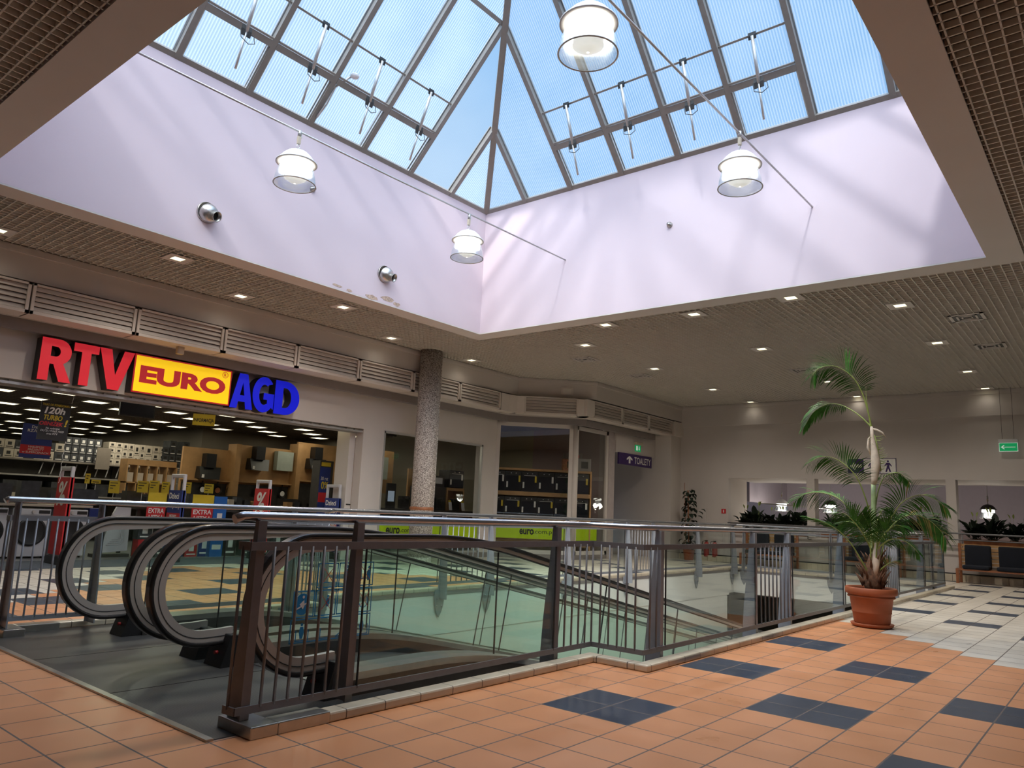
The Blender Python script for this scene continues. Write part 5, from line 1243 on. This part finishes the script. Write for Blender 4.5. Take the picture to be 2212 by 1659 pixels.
# -------- things behind the wide window
t = thing('display_counter', 'dark display counter behind the wide shop window', 'counter', (14, 14.6, 0)); MB().box((11.6, 14.2, 1.08), (17.0, 14.9, 1.13)).build('counter_top', M_dark, t); MB().box((11.7, 14.25, .1), (16.9, 14.85, 1.08)).build('cabinet_body', M_dark, t)
def oven(C, U, N, w, z0, h, lab, grp, tagc=None, light_handle=True):
    C = Vector(C); t = thing('built_in_oven', lab, 'oven', (C.x, C.y, z0), group=grp)
    MB().obox(C+U*(w/2)+ZV*(z0+h/2-C.z)+N*.2, U, ZV, N, w/2-.006, h/2, .2).build('body', M_black, t)
    MB().obox(C+U*(w/2)+ZV*(z0+h*.40-C.z)-N*.006, U, ZV, N, w/2-.02, h*.36, .006).build('door', M_navy, t)
    MB().obox(C+U*(w/2)+ZV*(z0+h*.80-C.z)-N*.03, U, ZV, N, w*.36, .008, .008).build('handle', M_alu if light_handle else M_dark, t)
    for k in (.35, .65): 
        c = C+U*(w*k)+ZV*(z0+h*.90-C.z); MB().tube([c, c-N*.025], .014, 10).build('knob', M_alu, t)
    if tagc:
        MB().obox(C+U*(w*.86)+ZV*(z0+h*.62-C.z)-N*.014, U, ZV, N, w*.055, h*.16, .001).build('price_tag', tagc, t)
        MB().obox(C+U*(w*.12)+ZV*(z0+h*.32-C.z)-N*.014, U, ZV, N, w*.05, h*.15, .001).build('price_tag', M_pwhite, t)
    return t
oven((14.95, 14.5, 0), X1_, Y1_, .60, 1.76, .48, 'black built in oven high on a stand behind the wide window', 'ovens behind the wide window', M_pwhite)
t = thing('appliance_stand', 'plywood stand carrying the oven behind the wide window', 'stand', (15.25, 14.7, 0)); MB().box((14.9, 14.5, 1.68), (15.6, 14.95, 1.755)).build('top_board', M_wood, t); MB().box((14.9, 14.9, 1.13), (15.6, 14.95, 1.68)).build('back_board', M_wood, t); MB().box((14.9, 14.5, 1.13), (14.94, 14.9, 1.68)).build('side_board', M_wood, t); MB().box((15.56, 14.5, 1.13), (15.6, 14.9, 1.68)).build('side_board', M_wood, t)
t = thing('microwave', 'white and black microwave on a plywood box behind the wide window', 'microwave', (14.4, 14.6, 1.75)); MB().box((14.05, 14.5, 1.755), (14.78, 14.9, 2.05)).build('body', M_black, t); MB().box((14.2, 14.494, 1.84), (14.7, 14.4995, 2.0)).build('door', M_appl, t)
t = thing('appliance_stand', 'plywood box under the microwave', 'stand', (14.4, 14.7, 1.13)); MB().box((13.9, 14.5, 1.13), (14.86, 14.9, 1.75)).build('box', M_dark, t); MB().box((13.85, 14.95, 1.13), (14.88, 15.0, 2.2)).build('back_board', M_wood, t)
for k, (x, z0, w, h) in enumerate(((14.05, 1.135, .12, .26), (14.8, 1.135, .12, .26), (15.3, 1.135, .12, .26))):
    t = thing('price_card', 'white card with orange top behind the wide window, %s of three' % ORD[k], 'price card', (x, 14.3, z0), group='white price cards in the wide window')
    MB().obox((x+w/2, 14.3, z0+h*.45), X1_, (0, .2, 1), Y1_, w/2, h*.42, .004).build('card', M_appl, t); MB().obox((x+w/2, 14.335, z0+h*.95), X1_, ZV, Y1_, w*.4, h*.1, .004).build('card_top', M_pyel, t)
t = thing('plant_cabinet', 'pale green cabinet door behind the left part of the wide window', 'cabinet', (12.75, 14.9, 1.85)); MB().box((12.55, 14.8, 1.85), (12.98, 14.95, 2.42)).build('door', pm('green_white_cabinet', (.36, .40, .34)), t); MB().box((12.5, 14.96, 1.5), (13.3, 15.0, 2.6)).build('back_board', M_wood, t)
t = thing('info_screen', 'tall black information stand with lit white screen behind the wide window', 'screen', (12.8, 14.4, 1.13)); MB().box((12.65, 14.4, 1.13), (12.95, 14.44, 1.75)).build('housing', M_black, t); MB().box((12.69, 14.395, 1.30), (12.90, 14.3995, 1.56)).build('screen', pm('screen_lit', (.4, .45, .5), emis=(.30, .38, .5), estr=.35), t)
for k, (x, z) in enumerate(((13.1, 1.135), (13.5, 1.135), (14.35, 1.135), (15.0, 1.135))):
    t = thing('coffee_machine', 'dark coffee machine on the counter behind the wide window, %s from the left' % ORD[k], 'coffee machine', (x, 14.4, z), group='coffee machines in the wide window')
    MB().box((x, 14.32, z), (x+.26, 14.48, z+.32)).build('body', M_black, t, bevel=.02); MB().box((x+.05, 14.26, z+.24), (x+.21, 14.32, z+.30)).build('spout', M_dark, t)
# -------- oven shelf behind the bay
def LP(u, v, z=0): return BO+BU*u+BN*v+ZV*z
t = thing('oven_shelf', 'plywood shelf filled with ovens behind the diagonal window', 'shelf', tuple(LP(1.2, .8)))
for z0, z1 in ((2.31, 2.37), (1.63, 1.74), (.98, 1.09), (.30, .42)): MB().obox(LP(1.27, .875, (z0+z1)/2), BU, ZV, BN, 1.43, (z1-z0)/2, .275).build('shelf_board', M_wood, t)
MB().obox(LP(2.70, .88, 1.18), BU, ZV, BN, .02, 1.19, .28).build('side_board', M_wood, t); MB().obox(LP(-.16, .88, 1.18), BU, ZV, BN, .02, 1.19, .28).build('side_board', M_wood, t)
MB().obox(LP(1.27, 1.165, 1.18), BU, ZV, BN, 1.45, 1.19, .01).build('back_board', M_wood, t)
ed = [-.12, .33, .78, 1.23, 1.70, 2.16, 2.66]
for r_, (z0, h) in enumerate(((1.745, .54), (1.095, .50))):
    for k in range(6):
        oven(LP(ed[k], .63), BU, BN, ed[k+1]-ed[k], z0, h, 'black oven on the %s shelf behind the diagonal window, %s from left' % (('upper', 'lower')[r_], ORD[k]), 'ovens behind the diagonal window', M_pyel if (k+r_) % 3 else M_pwhite, (k+r_) % 2 == 0)
for k, (u, v, z, w, d, h, mt_, ac) in enumerate(((2.25, .62, 2.372, .44, .3, .34, pm('grey_carton', (.26, .235, .22)), M_pblack), (1.92, .66, 2.372, .30, .3, .32, pm('orange_print_carton', (.33, .12, .06), noise=.5, nscale=14), M_pblack), (1.95, .66, 2.695, .5, .28, .16, pm('brown_carton', (.13, .10, .085)), M_pred))):
    t = thing('carton', ('grey oven carton', 'orange printed food carton', 'flat brown carton')[k]+' on top of the oven shelf', 'box', tuple(LP(u+w/2, v+d/2, z)))
    MB().obox(LP(u+w/2, v+d/2, z+h/2), BU, ZV, BN, w/2, h/2, d/2).build('box', mt_, t); MB().obox(LP(u+w*.6, v-.002, z+h*.5), BU, ZV, BN, w*.22, h*.28, .001).build('printed_picture', ac, t)

# ================================================================== BENCHES, EXTINGUISHERS
def bench(y1, n, lab, cw=.54, gap=.15):
    """left end (as seen) at y1, n cushions to the right"""
    t = thing('bench', lab, 'bench', (21.1, y1-n*(cw+gap)/2, 0), group='wooden benches along the back wall')
    y0 = y1-n*(cw+gap)-.1
    for k in range(5): MB().box((20.72+.1*k, y0, .30), (20.80+.1*k, y1, .335)).build('seat_slat', M_woodr, t)
    for k in range(6): MB().box((21.24, y0+.02, .42+.085*k), (21.265, y1-.02, .485+.085*k)).build('back_slat', M_wood, t)
    for yy in ([y1-.06, (y0+y1)/2, y0+.0] if n > 2 else [y1-.06, y0]):
        MB().box((20.72, yy, 0), (20.78, yy+.06, .30)).build('leg', M_woodr, t)
        m = MB().box((21.20, yy, 0), (21.24, yy+.06, .92)); m.build('leg', M_woodr, t)
    for k in range(n):
        a = y1-.14-k*(cw+gap)
        c = thing('seat_cushion', 'dark navy cushion set on the %s, %s seat from its left end' % (lab.split(',')[0], ORD[k]), 'cushion', (21.0, a-cw/2, .34), group='navy cushions on the benches')
        MB().box((20.70, a-cw, .337), (21.13, a, .43)).build('seat_pad', M_navy, c, bevel=.03)
        MB().box((21.135, a-cw, .337), (21.235, a, .89)).build('back_pad', M_navy, c, bevel=.03)
bench(3.30, 6, 'right hand bench, in full view beside the palm'); bench(8.60, 2, 'left bench, seen behind the baluster panel'); bench(5.95, 2, 'middle bench, seen behind the palm pot')
for k, yy in enumerate((9.92, 9.66)):
    t = thing('fire_extinguisher', 'red fire extinguisher on the wall, the %s of the two' % ('left', 'right')[k], 'fire extinguisher', (21.45, yy, .12), group='pair of fire extinguishers')
    MB().lathe([(0, .12), (.075, .12), (.08, .14), (.08, .48), (.05, .54), (.025, .56)], (21.45, yy, 0), 18).build('cylinder', M_extred, t)
    MB().box((21.40, yy-.02, .56), (21.50, yy+.02, .60)).build('valve', M_black, t); MB().tube([(21.43, yy+.02, .59), (21.40, yy+.10, .56), (21.39, yy+.12, .42), (21.40, yy+.09, .26)], .012, 6).build('hose', M_black, t)
t = thing('cabinet', 'flat white wall cabinet beside the climbing plant', 'cabinet', (BX, 10.0, 0)); MB().box((BX-.03, 9.98, .2), (BX, 10.28, 1.55)).build('door', M_white, t)

# ================================================================== PLANTS
def leaf(m, p, d, L, w, droop, mi=0, roll=0, n=5, fold=.25):
    """pointed leaf blade from p along d"""
    p = Vector(p); d = Vector(d).normalized(); s = d.cross(Vector((0,0,1)))
    if s.length < 1e-3: s = Vector((1,0,0))
    s.normalize(); s = (Matrix.Rotation(roll, 3, d) @ s); vs = []; fs = []; q = p.copy(); dd = d.copy()
    for i in range(n+1):
        t = i/n; ww = w*math.sin(math.pi*min(1, t*.92+.08))**.8 if i < n else 0.001
        nn = s.cross(dd)
        vs += [tuple(q-s*ww/2+nn*ww*fold), tuple(q), tuple(q+s*ww/2+nn*ww*fold)]
        dd = (dd+Vector((0,0,-droop/n))).normalized(); q = q+dd*(L/n)
    for i in range(n):
        o = 3*i; fs += [(o, o+1, o+4, o+3), (o+1, o+2, o+5, o+4)]
    m.add(vs, fs, mi, True)
def lily_proto(seed):
    random.seed(seed); t = thing('potted_lily', 'x', 'plant', (0, 0, 0))
    for k in range(46):
        a = random.uniform(0, 2*math.pi); e = random.uniform(.25, 1.4); h = random.uniform(.08, .34)
        b = Vector((random.uniform(-.06, .06), random.uniform(-.12, .12), .02)); d = Vector((math.cos(a)*math.cos(e), math.sin(a)*math.cos(e), math.sin(e)))
        tip = b+d*h; m = MB(); m.tube([b, b+d*h*.5, tip], .004, 4, 0, False); leaf(m, tip, Vector((d.x, d.y, .75)), random.uniform(.22, .34), random.uniform(.11, .16), .75)
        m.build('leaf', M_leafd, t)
    for k in range(2):
        a = random.uniform(0, 6.28); m = MB(); q = Vector((math.cos(a)*.1, math.sin(a)*.1, .62)); m.tube([(0,0,.02), q*.6, q], .004, 4, 0, False); leaf(m, q, (math.cos(a)*.4, math.sin(a)*.4, 1), .14, .05, .5); m.build('flower', M_stalk, t)
    return t
A_, B_ = lily_proto(21), lily_proto(22); used = {0: False, 1: False}
LY = [8.85, 8.5, 8.1, 7.75, 7.35, 6.35, 6.0, 5.55, 5.1, 4.65, 4.2, 3.88, 3.0, 2.65, 2.2, 1.8, 1.3]
for k, y in enumerate(LY):
    pr = (A_, B_)[k % 2]
    if not used[k % 2]: o = pr; used[k % 2] = True
    else: o = copytree(pr)
    o.location = (21.86, y, 1.0); o.rotation_euler = (0, 0, k*1.3); s_ = (.95, 1.1, .9)[k % 3]; o.scale = (s_, s_, s_)
    seg = 'left opening' if k < 5 else ('middle opening' if k < 12 else 'right opening')
    o['label'] = 'dark peace lily in the %s trough, %s from left' % (seg, ORD[k if k < 5 else (k-5 if k < 12 else k-12)]); o['category'] = 'plant'; o['group'] = 'peace lilies in the planter troughs'
for k, (a, b, lab) in enumerate(((7.1, 9.2, 'left'), (3.66, 6.65, 'middle'), (.2, 3.24, 'right'))):
    m = MB(); t = thing('planter_trough', 'red brown planter trough on the sill of the %s opening' % lab, 'planter', (21.85, (a+b)/2, .861), group='planter troughs on the back wall sill')
    m.prism([[(21.67, .862), (22.03, .862), (22.07, 1.02), (21.63, 1.02)]], (0, a, 0), X1_, ZV, Y1_, b-a); m.build('trough', M_woodr, t); MB().box((21.66, a+.02, 1.0), (22.04, b-.02, 1.025)).build('soil', M_soil, t)
# climbing plant on a pole in the corner
t = thing('potted_climber', 'tall dark green climbing plant on a pole in the far left corner', 'plant', (21.05, 10.3, 0))
MB().lathe([(.13, 0), (.17, .28), (.18, .30), (.16, .30), (.15, .26), (0, .26)], (21.05, 10.3, 0), 24).build('pot', M_terra, t); MB().tube([(21.05, 10.3, .2), (21.06, 10.34, 2.05)], .022, 8).build('pole', M_woodr, t)
MB().tube([(21.0, 10.36, .25), (20.98, 10.42, 2.28)], .008, 6).build('cane', M_woodr, t)
random.seed(4)
for k in range(95):
    z = .35+1.75*(k/95)+random.uniform(-.05, .05); a = random.uniform(0, 2*math.pi); rr_ = random.uniform(.03, .20)*(1.25-z/2.6)
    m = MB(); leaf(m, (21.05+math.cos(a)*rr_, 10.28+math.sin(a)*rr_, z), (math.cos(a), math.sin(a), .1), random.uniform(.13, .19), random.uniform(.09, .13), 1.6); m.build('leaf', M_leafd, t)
for k, (yy, zz) in enumerate(((9.98, 1.42), (9.90, 1.50), (10.0, 1.30))):
    m = MB(); leaf(m, (21.05, yy, zz), (.1, -.6, .1), .15, .11, 1.4); m.build('leaf', M_leafd, t)

# ---------------------------------------------------------- the palm in its terracotta pot
PX, PY = 10.2, 2.55
nrm = Vector((PX, PY, 0)).normalized(); rgt = Vector((nrm.y, -nrm.x, 0))
def Q(s, z, d=0): return Vector((PX, PY, 0))+rgt*s+nrm*d+ZV*z
pot = thing('potted_palm', 'tall leggy palm in a terracotta pot standing on the tiles beside the railing', 'plant', (PX, PY, 0))
MB().lathe([(0, 0), (.20, 0), (.235, .02), (.245, .045), (.232, .05), (.215, .032), (0, .03)], (PX, PY, 0), 44).build('saucer', M_terra, pot)
MB().lathe([(0, .035), (.192, .035), (.205, .06), (.218, .17), (.226, .175), (.222, .185), (.245, .345), (.268, .352), (.272, .368), (.262, .375), (.268, .385), (.292, .395), (.298, .42), (.296, .46), (.285, .472), (.262, .47), (.255, .44), (.25, .42)], (PX, PY, 0), 48).build('pot', M_terra, pot)
MB().lathe([(.253, .43), (.1, .44), (0, .445)], (PX, PY, 0), 32).build('soil', M_soil, pot)
b0 = .03
MB().tube([Q(b0, .42), Q(b0+.0, .50), Q(b0, .58), Q(b0-.0, .68), Q(b0+.01, .78), Q(b0+.0, .88)], .1, 14, rads=[.085, .115, .12, .105, .075, .035]).build('trunk_base', M_fibre, pot)
random.seed(8); 
m = MB()
for k in range(46):
    a = random.uniform(0, 2*math.pi); z = random.uniform(.46, .82); rr_ = .115-.09*max(0, z-.6)*1.6; p_ = Q(b0+math.cos(a)*rr_, z, math.sin(a)*rr_)
    dd = (rgt*math.cos(a)+nrm*math.sin(a))*.45+ZV*1.0; L = random.uniform(.08, .18); m.tube([p_, p_+dd*L*.5, p_+dd*L+ (rgt*math.cos(a)+nrm*math.sin(a))*.02], .016, 5, rads=[.018, .013, .002])
m.build('fibre_scales', M_fibre, pot)
MB().tube([Q(.055, .62, -.09), Q(.06, .74, -.085), Q(.075, .86, -.05), Q(.09, 1.0, -.02), Q(.085, 1.05, 0)], .03, 12, rads=[.02, .042, .046, .036, .008]).build('dry_sheath', M_trunk, pot)
st = [(.05, .8), (.055, 1.05), (.06, 1.36), (.066, 1.60)]
MB().tube([Q(*p_) for p_ in st]+[Q(.07, 1.74)], .03, 12, rads=[.030, .031, .030, .029, .029]).build('lower_stem', M_trunkg, pot)
MB().tube([Q(.07, 1.73), Q(.085, 1.80), Q(.098, 1.95), Q(.104, 2.02), Q(.095, 2.14), Q(.085, 2.25), Q(.075, 2.36), Q(.07, 2.47)], .03, 14, rads=[.030, .038, .055, .057, .044, .030, .022, .016]).build('pale_sheath', M_trunk, pot)
MB().tube([Q(.05, 2.34), Q(.03, 2.31), Q(.02, 2.20), Q(.055, 2.10)], .01, 6, rads=[.004, .012, .018, .012]).build('torn_sheath', M_trunk, pot)
MB().tube([Q(.075, 2.44), Q(.13, 2.425), Q(.19, 2.39), Q(.235, 2.32)], .01, 6, rads=[.012, .016, .014, .002]).build('spathe', M_trunk, pot)
m = MB(); random.seed(2); m.tube([Q(.10, 2.36), Q(.13, 2.22), Q(.145, 2.05), Q(.16, 1.90)], .007, 6)
for k in range(26):
    t_ = k/26; p_ = Q(.105+.055*t_, 2.36-.46*t_); s_ = random.choice((-1, 1, 1)); e = p_+rgt*s_*random.uniform(.04, .11)+nrm*random.uniform(-.05, .05)+ZV*random.uniform(.0, .05); m.tube([p_, p_.lerp(e, .5)+ZV*-.01, e], .0035, 4, rads=[.004, .0035, .001])
m.build('flower_stalk', M_stalk, pot)
def bez(P, n):
    """Catmull-Rom through points"""
    out = []; P = [Vector(p) for p in P]; Pp = [P[0]*2-P[1]]+P+[P[-1]*2-P[-2]]
    for i in range(1, len(Pp)-2):
        for k in range(n):
            t = k/n; a, b, c, d = Pp[i-1], Pp[i], Pp[i+1], Pp[i+2]
            out.append(.5*((2*b)+(c-a)*t+(2*a-5*b+4*c-d)*t*t+(3*b-a-3*c+d)*t**3))
    out.append(P[-1]); return out
def frond(ctrl, start, nl, LL, seed, droop=.7, yel=0.0, w=.017, sweep=.55, name='frond', spread=1.0, pl=.6):
    random.seed(seed); cv = bez([Q(*c) for c in ctrl], 12); L = [0]
    for a, b in zip(cv[:-1], cv[1:]): L.append(L[-1]+(b-a).length)
    tot = L[-1]
    def at(s):
        for i in range(len(L)-1):
            if L[i+1] >= s: k = (s-L[i])/(L[i+1]-L[i]+1e-9); return cv[i].lerp(cv[i+1], k), (cv[i+1]-cv[i]).normalized()
        return cv[-1], (cv[-1]-cv[-2]).normalized()
    m = MB(); m.tube(cv, .006, 6, 1, rads=[.0105*(1-.85*i/(len(cv)-1)) for i in range(len(cv))])
    nl = int(nl*1.35)
    for k in range(nl):
        t = k/(nl-1); s = tot*(start+(1-start)*t); p_, d = at(min(s, tot*.999))
        la = d.cross(ZV); lb_ = d.cross(nrm).normalized()
        la = la.normalized() if la.length > .15 else lb_
        if la.dot(lb_) < 0: la = -la
        lat = (la*(1-pl)+lb_*pl).normalized(); upn = lat.cross(d).normalized()
        ll = 1.18*LL*(.45+.55*math.sin(math.pi*min(1, .18+.75*t)))*random.uniform(.9, 1.08)
        for sg in (-1, 1):
            dv = (lat*sg*spread*(1-.45*t)+d*(sweep+.35*t)+upn*.28).normalized()
            leaf(m, p_, dv, ll, w*random.uniform(.85, 1.15), droop*random.uniform(.8, 1.25), 2 if random.random() < yel else 0, roll=sg*.5, n=4, fold=.12)
    return m.build(name, [M_leaf, M_stalk, M_leafy], pot)
frond([(.075, 2.44), (.035, 2.66, -.03), (-.02, 2.88, -.08), (-.13, 3.09, -.16), (-.32, 3.22, -.24), (-.50, 3.20, -.30), (-.60, 3.10, -.33)], .40, 32, .30, 1, .9, pl=.85)
frond([(.07, 2.46), (-.05, 2.60, .02), (-.17, 2.70, .05), (-.30, 2.77, .08), (-.45, 2.78, .1), (-.62, 2.68, .12), (-.73, 2.50, .13)], .38, 26, .22, 2, 1.2, pl=.35)
frond([(.06, 2.46), (.045, 2.62), (.025, 2.80, -.03), (.02, 2.95, -.05)], .95, 3, .12, 40, .5)
frond([(.06, 1.10), (.0, 1.45, -.05), (-.09, 1.75, -.1), (-.2, 1.92, -.14), (-.36, 2.04, -.18), (-.52, 2.06, -.2), (-.66, 1.99, -.22)], .48, 30, .27, 3, .9, pl=.6)
frond([(.075, 1.42), (.12, 1.66, .08), (.20, 1.84, .14), (.32, 1.90, .2), (.40, 1.88, .24), (.47, 1.80, .26)], .42, 18, .16, 4, 1.2, w=.016)
frond([(.05, .98), (-.08, 1.20, .1), (-.22, 1.42, .16), (-.36, 1.56, .2), (-.55, 1.62, .22), (-.74, 1.60, .22), (-.86, 1.52, .22)], .30, 32, .25, 5, .9, pl=.6)
frond([(.07, .98), (.16, 1.16, -.1), (.27, 1.36, -.14), (.38, 1.52, -.18), (.55, 1.61, -.2), (.70, 1.58, -.22), (.84, 1.47, -.22)], .34, 34, .26, 6, 1.1, yel=.08)
frond([(.07, .98), (.2, 1.15, .1), (.33, 1.30, .14), (.5, 1.38, .16), (.66, 1.33, .18), (.78, 1.22, .2), (.85, 1.10, .2)], .28, 38, .28, 7, 1.1, yel=.25)
frond([(.06, .9), (.14, 1.0, -.15), (.24, 1.07, -.22), (.36, 1.07, -.26), (.46, 1.0, -.3), (.52, .92, -.3)], .30, 18, .17, 8, 1.0)
frond([(-.01, .62, -.05), (-.08, .76, -.1), (-.2, .98, -.16), (-.34, 1.14, -.2), (-.5, 1.23, -.22), (-.70, 1.29, -.24)], .52, 18, .15, 9, .6, w=.014, sweep=1.5, spread=.4)
frond([(.10, .68, -.05), (.16, .74, -.1), (.22, .79, -.13), (.29, .82, -.16)], .45, 14, .10, 10, .5, yel=.6, w=.01)
frond([(.03, .9), (-.05, 1.08, -.12), (-.15, 1.24, -.18), (-.26, 1.35, -.22), (-.34, 1.36, -.24)], .25, 26, .24, 11, .9)
frond([(.04, .9), (.08, 1.1, .15), (.1, 1.28, .25), (.16, 1.42, .34), (.26, 1.46, .42)], .25, 26, .24, 12, .9)
frond([(.04, .9), (-.02, 1.05, .15), (-.12, 1.2, .25), (-.24, 1.26, .34), (-.36, 1.22, .42)], .25, 24, .22, 13, 1.0)
frond([(.06, .9), (.12, 1.05, -.15), (.2, 1.17, -.2), (.3, 1.24, -.24), (.38, 1.22, -.3)], .25, 26, .22, 14, .9)
frond([(.05, .92), (.03, 1.1, -.1), (-.01, 1.25, -.16), (-.06, 1.35, -.22)], .2, 20, .22, 15, .8)
for k, (a, b) in enumerate(((-.03, -.06), (.0, .04), (.05, .12), (.09, .02), (-.02, .1), (.03, -.1))):
    MB().tube([Q(.03+a*.5, .62, b*.5), Q(.04+a, .85, b), Q(.05+a*1.5, 1.15, b*1.4)], .008, 6, rads=[.012, .009, .005]).build('leaf_stalk', M_stalk, pot)
